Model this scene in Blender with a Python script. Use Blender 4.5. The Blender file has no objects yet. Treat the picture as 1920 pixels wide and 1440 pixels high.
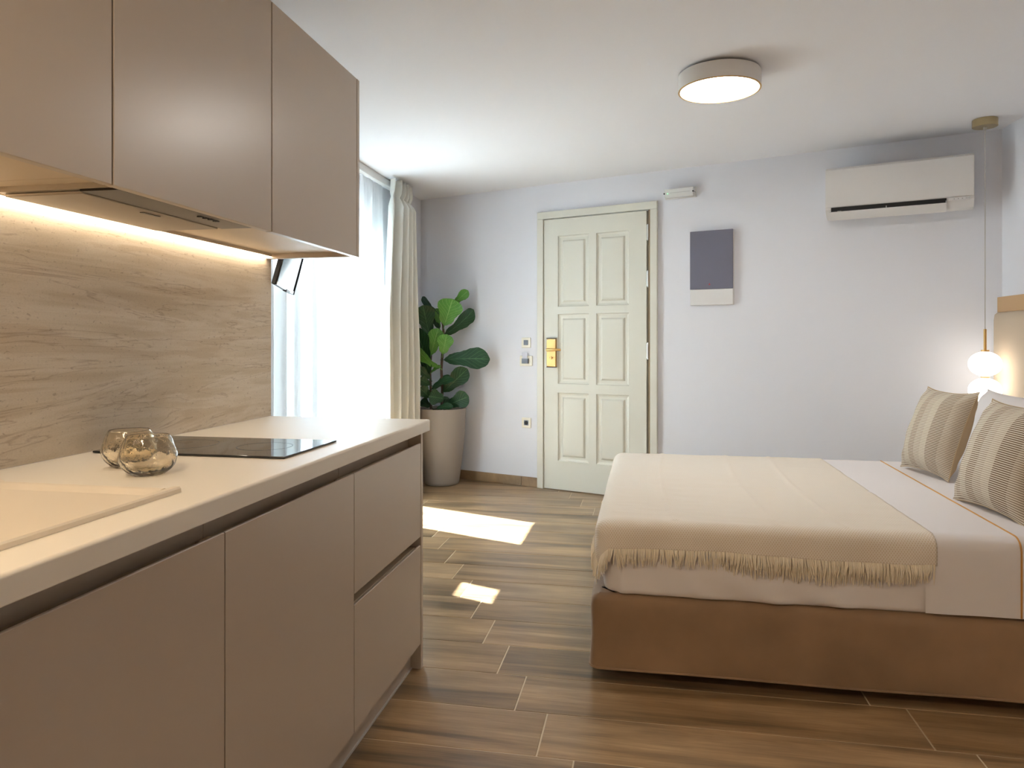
import bpy, bmesh, math, random
from mathutils import Vector, Matrix, noise

C = bpy.context.scene.collection
SC = bpy.context.scene
R = math.radians
random.seed(7)

# ------------------------------------------------------------------ camera, sky, sun, exposure
F_PX = 1347.0
EYE = 1.16
YAW = math.atan(250.0 / F_PX)            # camera turned to the left of the kitchen run (+Y)
cam_d = bpy.data.cameras.new('camera')
cam = bpy.data.objects.new('camera', cam_d)
C.objects.link(cam)
cam.location = (0, 0, EYE)
cam.rotation_euler = (R(90), 0, YAW)
cam_d.sensor_width = 36.0
cam_d.lens = 36.0 * F_PX / 1920.0
cam_d.shift_y = -80.0 / 1920.0
cam_d.clip_start = 0.02
SC.camera = cam

SC.view_settings.view_transform = 'Standard'
SC.view_settings.look = 'None'
SC.view_settings.gamma = 1.0
SC.view_settings.use_curve_mapping = False
SC.view_settings.exposure = 1.62

SKY = 8.0
wd = bpy.data.worlds.new('sky')
SC.world = wd
wd.use_nodes = True
wd.node_tree.nodes['Background'].inputs[0].default_value = (0.56, 0.77, 1.0, 1)
wd.node_tree.nodes['Background'].inputs[1].default_value = SKY

sun_d = bpy.data.lights.new('sun', 'SUN')
sun = bpy.data.objects.new('sun', sun_d)
C.objects.link(sun)
SUN_EL = R(52)
sdir = Vector((0.935 * math.cos(SUN_EL), -0.355 * math.cos(SUN_EL), -math.sin(SUN_EL)))   # direction of travel
sun.rotation_euler = sdir.to_track_quat('-Z', 'Y').to_euler()
sun_d.energy = 48.0
sun_d.color = (0.94, 0.965, 1.0)
sun_d.angle = R(0.53)

pl_d = bpy.data.lights.new('window_portal', 'AREA')      # sampling portal in the window opening
pl_d.shape = 'RECTANGLE'
pl_d.size = 1.85
pl_d.size_y = 2.2
pl_d.cycles.is_portal = True
pl = bpy.data.objects.new('window_portal', pl_d)
C.objects.link(pl)
pl.location = (-2.24, 4.385, 1.1)
pl.rotation_euler = (0, R(-90), 0)
pl_d.size, pl_d.size_y = 2.2, 1.7

# ------------------------------------------------------------------ helpers
WM = {}                                   # object -> world matrix as built


def lin(r, g, b):
    def f(c):
        c /= 255.0
        return c / 12.92 if c <= 0.04045 else ((c + 0.055) / 1.055) ** 2.4
    return (f(r), f(g), f(b), 1.0)


def new_mat(name):
    m = bpy.data.materials.new(name)
    m.use_nodes = True
    nt = m.node_tree
    return m, nt, nt.nodes['Principled BSDF']


def node(nt, t, **kw):
    n = nt.nodes.new(t)
    for k, v in kw.items():
        setattr(n, k, v)
    return n


def plain(name, col, rough=0.5, metal=0.0, spec=0.5, bump=0.0, bscale=200.0, sheen=0.0, var=0.0, vscale=3.0, coat=0.0):
    m, nt, p = new_mat(name)
    p.inputs['Base Color'].default_value = col
    p.inputs['Roughness'].default_value = rough
    p.inputs['Metallic'].default_value = metal
    p.inputs['Specular IOR Level'].default_value = spec
    p.inputs['Sheen Weight'].default_value = sheen
    p.inputs['Coat Weight'].default_value = coat
    tc = node(nt, 'ShaderNodeTexCoord')
    if bump:
        nz = node(nt, 'ShaderNodeTexNoise')
        nz.inputs['Scale'].default_value = bscale
        nz.inputs['Detail'].default_value = 4
        b = node(nt, 'ShaderNodeBump')
        b.inputs['Strength'].default_value = bump
        b.inputs['Distance'].default_value = 0.002
        nt.links.new(tc.outputs['Object'], nz.inputs['Vector'])
        nt.links.new(nz.outputs['Fac'], b.inputs['Height'])
        nt.links.new(b.outputs['Normal'], p.inputs['Normal'])
    if var:
        nz = node(nt, 'ShaderNodeTexNoise')
        nz.inputs['Scale'].default_value = vscale
        nz.inputs['Detail'].default_value = 5
        nt.links.new(tc.outputs['Object'], nz.inputs['Vector'])
        mx = node(nt, 'ShaderNodeMix', data_type='RGBA')
        mx.inputs[6].default_value = tuple(c * (1 - var) for c in col[:3]) + (1,)
        mx.inputs[7].default_value = tuple(min(1, c * (1 + var)) for c in col[:3]) + (1,)
        nt.links.new(nz.outputs['Fac'], mx.inputs[0])
        nt.links.new(mx.outputs[2], p.inputs['Base Color'])
    return m


def emit(name, col, strength):
    m, nt, p = new_mat(name)
    p.inputs['Base Color'].default_value = (0.8, 0.8, 0.8, 1)
    p.inputs['Emission Color'].default_value = col
    p.inputs['Emission Strength'].default_value = strength
    return m


def tag(o, label=None, cat=None, group=None, kind=None):
    if label: o['label'] = label
    if cat: o['category'] = cat
    if group: o['group'] = group
    if kind: o['kind'] = kind
    return o


def thing(name, label, cat, loc=(0, 0, 0), rotz=0.0, group=None, mat4=None, kind=None):
    o = bpy.data.objects.new(name, None)
    o.empty_display_size = 0.05
    C.objects.link(o)
    M = mat4 if mat4 is not None else Matrix.Translation(loc) @ Matrix.Rotation(rotz, 4, 'Z')
    o.location = M.to_translation()
    o.rotation_euler = M.to_euler()
    WM[o] = M
    tag(o, label, cat, group, kind)
    return o


def obj(name, bm, mat, parent=None, space=None, smooth=False, origin=None, kind=None, label=None, auto=35):
    """link bm as ONE mesh object; coordinates are given in `space` (world when None)"""
    sp = space if space is not None else Matrix.Identity(4)
    if parent is not None:
        W = WM[parent]
    elif origin is not None:
        W = Matrix.Translation(origin)
    else:
        W = Matrix.Identity(4)
    bm.transform(W.inverted() @ sp)
    me = bpy.data.meshes.new(name)
    bm.to_mesh(me)
    bm.free()
    if mat is not None:
        for mm in (mat if isinstance(mat, (list, tuple)) else [mat]):
            me.materials.append(mm)
    if smooth:
        me.shade_smooth()
        if auto:
            try:
                me.set_sharp_from_angle(angle=R(auto))
            except Exception:
                pass
    o = bpy.data.objects.new(name, me)
    C.objects.link(o)
    if parent is not None:
        o.parent = parent
    else:
        o.location = W.to_translation()
    WM[o] = W
    if kind: o['kind'] = kind
    if label: o['label'] = label
    return o


def B():
    return bmesh.new()


def box(bm, x0, x1, y0, y1, z0, z1, bev=0.0, seg=2):
    r = bmesh.ops.create_cube(bm, size=1.0)
    vs = r['verts']
    for v in vs:
        v.co.x = x0 + (v.co.x + 0.5) * (x1 - x0)
        v.co.y = y0 + (v.co.y + 0.5) * (y1 - y0)
        v.co.z = z0 + (v.co.z + 0.5) * (z1 - z0)
    if bev > 0:
        es = set()
        for v in vs:
            es.update(v.link_edges)
        bmesh.ops.bevel(bm, geom=list(es), offset=bev, offset_type='OFFSET', segments=seg, profile=0.5, affect='EDGES')
    return bm


def bx(*a, **k):
    return box(B(), *a, **k)


def prism(bm, pts, a0, a1, axis='y'):
    """extrude a 2-D outline: axis y -> pts are (x, z); axis z -> pts are (x, y); axis x -> pts are (y, z)"""
    def mk(p, a):
        if axis == 'y': return (p[0], a, p[1])
        if axis == 'x': return (a, p[0], p[1])
        return (p[0], p[1], a)
    lo = [bm.verts.new(mk(p, a0)) for p in pts]
    hi = [bm.verts.new(mk(p, a1)) for p in pts]
    n = len(pts)
    bm.faces.new(lo)
    bm.faces.new(hi[::-1])
    for i in range(n):
        j = (i + 1) % n
        bm.faces.new((lo[i], hi[i], hi[j], lo[j]))
    bmesh.ops.recalc_face_normals(bm, faces=bm.faces[:])
    return bm


def lathe(bm, prof, c=(0, 0, 0), seg=48, axis='z'):
    rings = []
    for (r, z) in prof:
        if r < 1e-6:
            rings.append([bm.verts.new((c[0], c[1], c[2] + z))])
        else:
            rings.append([bm.verts.new((c[0] + r * math.cos(2 * math.pi * k / seg), c[1] + r * math.sin(2 * math.pi * k / seg), c[2] + z)) for k in range(seg)])
    for a, b in zip(rings, rings[1:]):
        if len(a) == 1 and len(b) == 1: continue
        for k in range(seg):
            k2 = (k + 1) % seg
            if len(a) == 1: bm.faces.new((a[0], b[k2], b[k]))
            elif len(b) == 1: bm.faces.new((a[k], a[k2], b[0]))
            else: bm.faces.new((a[k], a[k2], b[k2], b[k]))
    bmesh.ops.recalc_face_normals(bm, faces=bm.faces[:])
    return bm


def tube(bm, pts, rad, seg=8, cap=True):
    pts = [Vector(p) for p in pts]
    n = len(pts)
    if not isinstance(rad, (list, tuple)): rad = [rad] * n
    t0 = (pts[1] - pts[0]).normalized()
    ref = Vector((0, 0, 1)) if abs(t0.z) < 0.9 else Vector((1, 0, 0))
    u = t0.cross(ref).normalized()
    rings = []
    for i, p in enumerate(pts):
        t = (pts[min(i + 1, n - 1)] - pts[max(i - 1, 0)]).normalized()
        u = (u - t * u.dot(t)).normalized()
        w = t.cross(u)
        rings.append([bm.verts.new(p + (u * math.cos(2 * math.pi * k / seg) + w * math.sin(2 * math.pi * k / seg)) * rad[i]) for k in range(seg)])
    for a, b in zip(rings, rings[1:]):
        for k in range(seg):
            k2 = (k + 1) % seg
            bm.faces.new((a[k], a[k2], b[k2], b[k]))
    if cap:
        bm.faces.new(rings[0][::-1])
        bm.faces.new(rings[-1])
    return bm


def grid(bm, nu, nv, fn, flip=False):
    uvl = bm.loops.layers.uv.verify()
    V = [[bm.verts.new(fn(i / nu, j / nv)) for i in range(nu + 1)] for j in range(nv + 1)]
    for j in range(nv):
        for i in range(nu):
            q = [(i, j), (i + 1, j), (i + 1, j + 1), (i, j + 1)]
            if flip: q.reverse()
            f = bm.faces.new([V[b][a] for a, b in q])
            for lp, (a, b) in zip(f.loops, q):
                lp[uvl].uv = (a / nu, b / nv)
    return bm


def rrect_pts(x0, x1, y0, y1, r, na, ne):
    """points (x, y, nx, ny) around a rounded rectangle, ne subdivisions per straight side"""
    out = []
    cs = [((x1 - r, y0 + r), -90), ((x1 - r, y1 - r), 0), ((x0 + r, y1 - r), 90), ((x0 + r, y0 + r), 180)]
    for k, ((cx, cy), a0) in enumerate(cs):
        for i in range(na + 1):
            a = R(a0 + 90.0 * i / na)
            out.append((cx + r * math.cos(a), cy + r * math.sin(a), math.cos(a), math.sin(a)))
        (nx_, ny_), a1 = cs[(k + 1) % 4]
        e = R(a0 + 90)
        s = (cx + r * math.cos(e), cy + r * math.sin(e))
        t = (nx_ + r * math.cos(e), ny_ + r * math.sin(e))
        for i in range(1, ne):
            q = i / ne
            out.append((s[0] + (t[0] - s[0]) * q, s[1] + (t[1] - s[1]) * q, math.cos(e), math.sin(e)))
    return out


def loft(bm, x0, x1, y0, y1, r, prof, na=6, ne=24, disp=None, cap_lo=True, cap_hi=True):
    """rounded-rectangle loft; prof = [(inset, z)], disp(x, y, nx, ny, z) -> outward push"""
    pts = rrect_pts(x0, x1, y0, y1, r, na, ne)
    rings = []
    for (ins, z) in prof:
        ring = []
        for (x, y, nx, ny) in pts:
            d = -ins + (disp(x, y, nx, ny, z) if disp else 0)
            ring.append(bm.verts.new((x + nx * d, y + ny * d, z)))
        rings.append(ring)
    n = len(pts)
    for a, b in zip(rings, rings[1:]):
        for k in range(n):
            k2 = (k + 1) % n
            bm.faces.new((a[k], a[k2], b[k2], b[k]))
    if cap_lo: bm.faces.new(rings[0][::-1])
    if cap_hi: bm.faces.new(rings[-1])
    return bm


def N3(x, y, z=0.0):
    return noise.noise(Vector((x, y, z)))


def ray(px, py):
    u = (px - 960.0) / F_PX
    v = (640.0 - py) / F_PX
    s, c = math.sin(YAW), math.cos(YAW)
    return (u * c - s, u * s + c, v)


def at(px, py, d):
    r = ray(px, py)
    return Vector((r[0] * d, r[1] * d, EYE + r[2] * d))


# ------------------------------------------------------------------ materials
M = {}
M['wall'] = plain('wall_paint', lin(234, 236, 243), 0.85, bump=0.05, bscale=160)
M['ceiling'] = plain('ceiling_paint', lin(239, 240, 244), 0.9)
M['cab'] = plain('cashmere_laminate', lin(192, 177, 160), 0.31, spec=0.75)
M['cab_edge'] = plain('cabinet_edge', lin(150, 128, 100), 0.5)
M['cab_in'] = plain('cabinet_carcass', lin(214, 196, 170), 0.5)
M['counter'] = plain('solid_surface_counter', lin(235, 227, 213), 0.42, spec=0.3, bump=0.01, bscale=300)
M['sink'] = plain('composite_sink', lin(226, 213, 193), 0.45, spec=0.4)
M['hob'] = plain('black_glass', (0.012, 0.012, 0.013, 1), 0.05, spec=0.6)
M['steel'] = plain('brushed_steel', lin(170, 165, 158), 0.22, metal=1.0)
M['darksteel'] = plain('dark_steel', lin(62, 56, 50), 0.28, metal=1.0)
M['hood'] = plain('hood_filter', lin(168, 156, 140), 0.4, metal=0.5)
M['dark'] = plain('dark_plastic', (0.015, 0.015, 0.017, 1), 0.4)
M['black'] = plain('black_slot', (0.004, 0.004, 0.005, 1), 0.6)
M['door'] = plain('ivory_door_paint', lin(226, 225, 213), 0.4, spec=0.4)
M['brass'] = plain('satin_brass', lin(212, 172, 110), 0.32, metal=0.8)
M['gold'] = plain('champagne_brass', lin(188, 170, 132), 0.3, metal=0.9)
M['chrome'] = plain('chrome', lin(215, 215, 215), 0.35, metal=1.0)
M['white'] = plain('white_plastic', lin(230, 229, 228), 0.35)
M['ivory'] = plain('ivory_plastic', lin(240, 234, 218), 0.3)
M['greykey'] = plain('grey_key', lin(120, 128, 142), 0.35)
M['panelgrey'] = plain('slate_grey_cover', lin(118, 118, 135), 0.45)
M['drape'] = plain('sage_drape', lin(232, 233, 226), 0.9, bump=0.15, bscale=700, sheen=0.2)
M['sheet'] = plain('white_cotton', lin(232, 227, 226), 0.85, bump=0.04, bscale=900)
M['orange'] = plain('ochre_piping', lin(204, 150, 84), 0.8)
M['velvet'] = plain('taupe_velvet', lin(150, 121, 92), 0.8, var=0.6, vscale=3.2, bump=0.05, bscale=500, sheen=0.25)
M['headfab'] = plain('headboard_fabric', lin(198, 180, 158), 0.85, bump=0.06, bscale=500)
M['headrail'] = plain('headboard_rail', lin(200, 165, 124), 0.6)
M['cushback'] = plain('cushion_linen', lin(196, 172, 138), 0.85, bump=0.08, bscale=600)
M['pot'] = plain('matt_planter', lin(160, 150, 140), 0.6, bump=0.03, bscale=120)
M['soil'] = plain('dark_soil', lin(60, 42, 32), 0.95, bump=0.6, bscale=60)
M['bark'] = plain('fig_bark', lin(92, 74, 64), 0.85, bump=0.4, bscale=80)
M['grout'] = plain('floor_grout', lin(214, 198, 170), 0.9)
M['tvsilver'] = plain('silver_bezel', lin(170, 172, 176), 0.3, metal=0.6)
M['screen'] = None
M['railwhite'] = plain('white_rail', lin(226, 225, 222), 0.4)
M['frame'] = plain('window_frame', lin(220, 221, 222), 0.4)
M['render'] = plain('outside_render', lin(205, 203, 198), 0.9)
M['sun_blocker'] = plain('sun_blocker_board', lin(190, 192, 190), 0.6)
M['green'] = emit('green_indicator', (0.1, 0.8, 0.3, 1), 0.8)
M['redmark'] = plain('red_mark', lin(190, 70, 75), 0.5)
M['iconic'] = plain('grey_print', lin(160, 160, 162), 0.5)
M['cord'] = plain('clear_cord', lin(190, 188, 182), 0.4)
M['lampshade'] = plain('white_lamp_body', lin(232, 229, 224), 0.45)
M['diffuser'] = emit('lit_diffuser', (1.0, 0.95, 0.89, 1), 14.0)
M['diffuser_fill'] = emit('warm_fill_diffuser', (1.0, 0.78, 0.52, 1), 30.0)
M['globe'] = emit('lit_opal_globe', (1.0, 0.92, 0.80, 1), 1.25)
M['led'] = emit('led_strip', (1.0, 0.87, 0.71, 1), 7.5)
M['seal'] = plain('grey_seal', lin(190, 184, 176), 0.3)


def mat_wood():
    m, nt, p = new_mat('wood_look_tile')
    tc = node(nt, 'ShaderNodeTexCoord')
    oi = node(nt, 'ShaderNodeObjectInfo')
    off = node(nt, 'ShaderNodeVectorMath', operation='SCALE')
    cmb = node(nt, 'ShaderNodeCombineXYZ')
    for k in range(3):
        nt.links.new(oi.outputs['Random'], cmb.inputs[k])
    nt.links.new(cmb.outputs[0], off.inputs[0])
    off.inputs['Scale'].default_value = 57.0
    add = node(nt, 'ShaderNodeVectorMath', operation='ADD')
    nt.links.new(tc.outputs['Object'], add.inputs[0])
    nt.links.new(off.outputs[0], add.inputs[1])

    def stretched(sx, sy, sc, det, dist=0.0, rough=0.55):
        mp = node(nt, 'ShaderNodeMapping')
        mp.inputs['Scale'].default_value = (sx, sy, 1)
        nt.links.new(add.outputs[0], mp.inputs[0])
        nz = node(nt, 'ShaderNodeTexNoise')
        nz.inputs['Scale'].default_value = sc
        nz.inputs['Detail'].default_value = det
        nz.inputs['Roughness'].default_value = rough
        nz.inputs['Distortion'].default_value = dist
        nt.links.new(mp.outputs[0], nz.inputs['Vector'])
        return nz.outputs['Fac']
    bands = stretched(0.42, 4.6, 2.0, 4, 0.9)
    grain = stretched(2.2, 75.0, 3.0, 6, 0.3, 0.7)
    blot = stretched(2.0, 5.0, 1.6, 3)
    r1 = node(nt, 'ShaderNodeValToRGB')
    e = r1.color_ramp.elements
    e[0].position = 0.30; e[0].color = lin(110, 91, 68)
    e[1].position = 0.66; e[1].color = lin(186, 156, 118)
    a = r1.color_ramp.elements.new(0.47); a.color = lin(157, 128, 93)
    nt.links.new(bands, r1.inputs[0])
    r2 = node(nt, 'ShaderNodeValToRGB')
    r2.color_ramp.elements[0].position = 0.36; r2.color_ramp.elements[0].color = (0.58, 0.56, 0.54, 1)
    r2.color_ramp.elements[1].position = 0.56; r2.color_ramp.elements[1].color = (1, 1, 1, 1)
    nt.links.new(grain, r2.inputs[0])
    mul = node(nt, 'ShaderNodeMix', data_type='RGBA', blend_type='MULTIPLY')
    mul.inputs[0].default_value = 0.6
    nt.links.new(r1.outputs[0], mul.inputs[6])
    nt.links.new(r2.outputs[0], mul.inputs[7])
    r3 = node(nt, 'ShaderNodeValToRGB')
    r3.color_ramp.elements[0].position = 0.3; r3.color_ramp.elements[0].color = (0.78, 0.78, 0.80, 1)
    r3.color_ramp.elements[1].position = 0.6; r3.color_ramp.elements[1].color = (1.05, 1.03, 1.0, 1)
    nt.links.new(blot, r3.inputs[0])
    mul2 = node(nt, 'ShaderNodeMix', data_type='RGBA', blend_type='MULTIPLY')
    mul2.inputs[0].default_value = 0.8
    nt.links.new(mul.outputs[2], mul2.inputs[6])
    nt.links.new(r3.outputs[0], mul2.inputs[7])
    hs = node(nt, 'ShaderNodeHueSaturation')
    mr = node(nt, 'ShaderNodeMapRange')
    mr.inputs['To Min'].default_value = 0.82
    mr.inputs['To Max'].default_value = 1.12
    nt.links.new(oi.outputs['Random'], mr.inputs['Value'])
    nt.links.new(mr.outputs[0], hs.inputs['Value'])
    nt.links.new(mul2.outputs[2], hs.inputs['Color'])
    nt.links.new(hs.outputs[0], p.inputs['Base Color'])
    p.inputs['Roughness'].default_value = 0.30
    p.inputs['Specular IOR Level'].default_value = 0.55
    bp = node(nt, 'ShaderNodeBump')
    bp.inputs['Strength'].default_value = 0.15
    bp.inputs['Distance'].default_value = 0.001
    nt.links.new(grain, bp.inputs['Height'])
    nt.links.new(bp.outputs[0], p.inputs['Normal'])
    return m


def mat_travertine():
    m, nt, p = new_mat('travertine_slab')
    tc = node(nt, 'ShaderNodeTexCoord')

    def nz(scale3, sc, det, dist=0.0, rough=0.55):
        mp = node(nt, 'ShaderNodeMapping')
        mp.inputs['Scale'].default_value = scale3
        mp.inputs['Rotation'].default_value = (R(3), 0, 0)
        nt.links.new(tc.outputs['Object'], mp.inputs[0])
        n = node(nt, 'ShaderNodeTexNoise')
        n.inputs['Scale'].default_value = sc
        n.inputs['Detail'].default_value = det
        n.inputs['Distortion'].default_value = dist
        n.inputs['Roughness'].default_value = rough
        nt.links.new(mp.outputs[0], n.inputs['Vector'])
        return n.outputs['Fac']

    def ramp(src, stops):
        r = node(nt, 'ShaderNodeValToRGB')
        el = r.color_ramp.elements
        el[0].position, el[0].color = stops[0]
        el[1].position, el[1].color = stops[-1]
        for pos, c in stops[1:-1]:
            q = el.new(pos); q.color = c
        nt.links.new(src, r.inputs[0])
        return r.outputs[0]

    def mul(a, b, f):
        x = node(nt, 'ShaderNodeMix', data_type='RGBA', blend_type='MULTIPLY')
        x.inputs[0].default_value = f
        nt.links.new(a, x.inputs[6]); nt.links.new(b, x.inputs[7])
        return x.outputs[2]
    layers = nz((1, 0.45, 6.0), 2.2, 8, 0.6)
    base = ramp(layers, [(0.30, lin(204, 186, 160)), (0.44, lin(212, 196, 171)), (0.53, lin(222, 208, 187)), (0.58, lin(209, 191, 165)), (0.72, lin(217, 202, 179))])
    cloud = nz((1, 0.55, 5.5), 1.7, 7, 1.0, 0.6)
    cf = ramp(cloud, [(0.50, (0, 0, 0, 1)), (0.57, (1, 1, 1, 1)), (0.66, (0, 0, 0, 1))])
    cm_ = node(nt, 'ShaderNodeMix', data_type='RGBA')
    cs_ = node(nt, 'ShaderNodeMath', operation='MULTIPLY'); cs_.inputs[1].default_value = 0.6
    nt.links.new(cf, cs_.inputs[0])
    nt.links.new(cs_.outputs[0], cm_.inputs[0])
    nt.links.new(base, cm_.inputs[6]); cm_.inputs[7].default_value = lin(232, 220, 203)
    base = cm_.outputs[2]
    veins = nz((1, 0.5, 5.0), 2.0, 5, 0.8, 0.55)
    vl = ramp(veins, [(0.490, (1, 1, 1, 1)), (0.500, lin(168, 138, 106)), (0.508, (1, 1, 1, 1))])
    c = mul(base, vl, 0.38)
    pits = nz((1, 20, 42), 3.2, 4, 0.4, 0.65)
    pl_ = ramp(pits, [(0.30, lin(140, 112, 84)), (0.40, (1, 1, 1, 1))])
    c = mul(c, pl_, 0.42)
    grainn = nz((1, 30, 60), 6.0, 4)
    gl = ramp(grainn, [(0.3, (0.86, 0.85, 0.83, 1)), (0.6, (1, 1, 1, 1))])
    c = mul(c, gl, 0.6)
    nt.links.new(c, p.inputs['Base Color'])
    p.inputs['Roughness'].default_value = 0.5
    return m


def mat_sheer():
    m, nt, p = new_mat('sheer_voile')
    nt.nodes.remove(p)
    out = nt.nodes['Material Output']
    tr = node(nt, 'ShaderNodeBsdfTransparent')
    tr.inputs[0].default_value = (0.96, 0.97, 0.98, 1)
    tl = node(nt, 'ShaderNodeBsdfTranslucent')
    tl.inputs[0].default_value = (0.92, 0.93, 0.93, 1)
    df = node(nt, 'ShaderNodeBsdfDiffuse')
    df.inputs[0].default_value = (0.88, 0.88, 0.87, 1)
    m1 = node(nt, 'ShaderNodeMixShader')
    m1.inputs[0].default_value = 0.5
    m2 = node(nt, 'ShaderNodeMixShader')
    m2.inputs[0].default_value = 0.60
    nt.links.new(tl.outputs[0], m1.inputs[1]); nt.links.new(df.outputs[0], m1.inputs[2])
    nt.links.new(tr.outputs[0], m2.inputs[1]); nt.links.new(m1.outputs[0], m2.inputs[2])
    nt.links.new(m2.outputs[0], out.inputs[0])
    return m


def mat_pane():
    m, nt, p = new_mat('window_glass')
    nt.nodes.remove(p)
    out = nt.nodes['Material Output']
    tr = node(nt, 'ShaderNodeBsdfTransparent')
    tr.inputs[0].default_value = (0.95, 0.97, 0.96, 1)
    gl = node(nt, 'ShaderNodeBsdfGlossy')
    gl.inputs['Roughness'].default_value = 0.02
    mx = node(nt, 'ShaderNodeMixShader')
    mx.inputs[0].default_value = 0.06
    nt.links.new(tr.outputs[0], mx.inputs[1]); nt.links.new(gl.outputs[0], mx.inputs[2])
    nt.links.new(mx.outputs[0], out.inputs[0])
    return m


def mat_tumbler():
    m, nt, p = new_mat('amber_hammered_glass')
    p.inputs['Base Color'].default_value = (0.993, 0.94, 0.83, 1)
    p.inputs['Roughness'].default_value = 0.02
    p.inputs['IOR'].default_value = 1.45
    p.inputs['Transmission Weight'].default_value = 1.0
    tc = node(nt, 'ShaderNodeTexCoord')
    v = node(nt, 'ShaderNodeTexVoronoi')
    v.inputs['Scale'].default_value = 190
    b = node(nt, 'ShaderNodeBump')
    b.inputs['Strength'].default_value = 0.18
    b.inputs['Distance'].default_value = 0.0008
    nt.links.new(tc.outputs['Object'], v.inputs['Vector'])
    nt.links.new(v.outputs['Distance'], b.inputs['Height'])
    nt.links.new(b.outputs[0], p.inputs['Normal'])
    return m


def mat_ribbed():
    """cushion front: fine ribs across, in upright bands of differing contrast (UV: u across, v up)"""
    m, nt, p = new_mat('ribbed_cushion')
    tc = node(nt, 'ShaderNodeTexCoord')
    sep = node(nt, 'ShaderNodeSeparateXYZ')
    nt.links.new(tc.outputs['UV'], sep.inputs[0])
    mv = node(nt, 'ShaderNodeMath', operation='MULTIPLY'); mv.inputs[1].default_value = 2 * math.pi * 54
    nt.links.new(sep.outputs['Y'], mv.inputs[0])
    sn = node(nt, 'ShaderNodeMath', operation='SINE')
    nt.links.new(mv.outputs[0], sn.inputs[0])
    mr = node(nt, 'ShaderNodeMapRange')
    mr.inputs['From Min'].default_value = -0.35; mr.inputs['From Max'].default_value = 0.35
    nt.links.new(sn.outputs[0], mr.inputs['Value'])
    bands = node(nt, 'ShaderNodeValToRGB')
    bands.color_ramp.interpolation = 'CONSTANT'
    stops = [(0.0, 0.35), (0.10, 0.75), (0.20, 0.4), (0.33, 0.9), (0.46, 0.55), (0.58, 0.3), (0.68, 1.0), (0.86, 0.7)]
    el = bands.color_ramp.elements
    el[0].position = 0; el[0].color = (stops[0][1],) * 3 + (1,)
    el[1].position = stops[-1][0]; el[1].color = (stops[-1][1],) * 3 + (1,)
    for ps, v in stops[1:-1]:
        q = el.new(ps); q.color = (v, v, v, 1)
    nt.links.new(sep.outputs['X'], bands.inputs[0])
    dark = node(nt, 'ShaderNodeMix', data_type='RGBA')
    dark.inputs[6].default_value = lin(204, 190, 170)
    dark.inputs[7].default_value = lin(112, 88, 60)
    nt.links.new(bands.outputs[0], dark.inputs[0])
    col = node(nt, 'ShaderNodeMix', data_type='RGBA')
    col.inputs[7].default_value = lin(222, 211, 193)
    nt.links.new(mr.outputs[0], col.inputs[0])
    nt.links.new(dark.outputs[2], col.inputs[6])
    nt.links.new(col.outputs[2], p.inputs['Base Color'])
    p.inputs['Roughness'].default_value = 0.85
    b = node(nt, 'ShaderNodeBump')
    b.inputs['Strength'].default_value = 0.35; b.inputs['Distance'].default_value = 0.002
    nt.links.new(mr.outputs[0], b.inputs['Height'])
    nt.links.new(b.outputs[0], p.inputs['Normal'])
    return m


def mat_throw():
    m, nt, p = new_mat('woven_throw')
    tc = node(nt, 'ShaderNodeTexCoord')
    w1 = node(nt, 'ShaderNodeTexWave', bands_direction='DIAGONAL')
    w1.inputs['Scale'].default_value = 84
    w1.inputs['Distortion'].default_value = 0.4
    nt.links.new(tc.outputs['UV'], w1.inputs['Vector'])
    mp = node(nt, 'ShaderNodeMapping')
    mp.inputs['Scale'].default_value = (-1, 1, 1)
    nt.links.new(tc.outputs['UV'], mp.inputs[0])
    w2 = node(nt, 'ShaderNodeTexWave', bands_direction='DIAGONAL')
    w2.inputs['Scale'].default_value = 84
    nt.links.new(mp.outputs[0], w2.inputs['Vector'])
    mm = node(nt, 'ShaderNodeMath', operation='MULTIPLY')
    nt.links.new(w1.outputs['Fac'], mm.inputs[0]); nt.links.new(w2.outputs['Fac'], mm.inputs[1])
    mx = node(nt, 'ShaderNodeMix', data_type='RGBA')
    mx.inputs[6].default_value = lin(234, 225, 212)
    mx.inputs[7].default_value = lin(212, 192, 162)
    nt.links.new(mm.outputs[0], mx.inputs[0])
    nt.links.new(mx.outputs[2], p.inputs['Base Color'])
    p.inputs['Roughness'].default_value = 0.9
    p.inputs['Sheen Weight'].default_value = 0.2
    b = node(nt, 'ShaderNodeBump')
    b.inputs['Strength'].default_value = 0.3; b.inputs['Distance'].default_value = 0.0015
    nt.links.new(mm.outputs[0], b.inputs['Height'])
    nt.links.new(b.outputs[0], p.inputs['Normal'])
    return m


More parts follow.
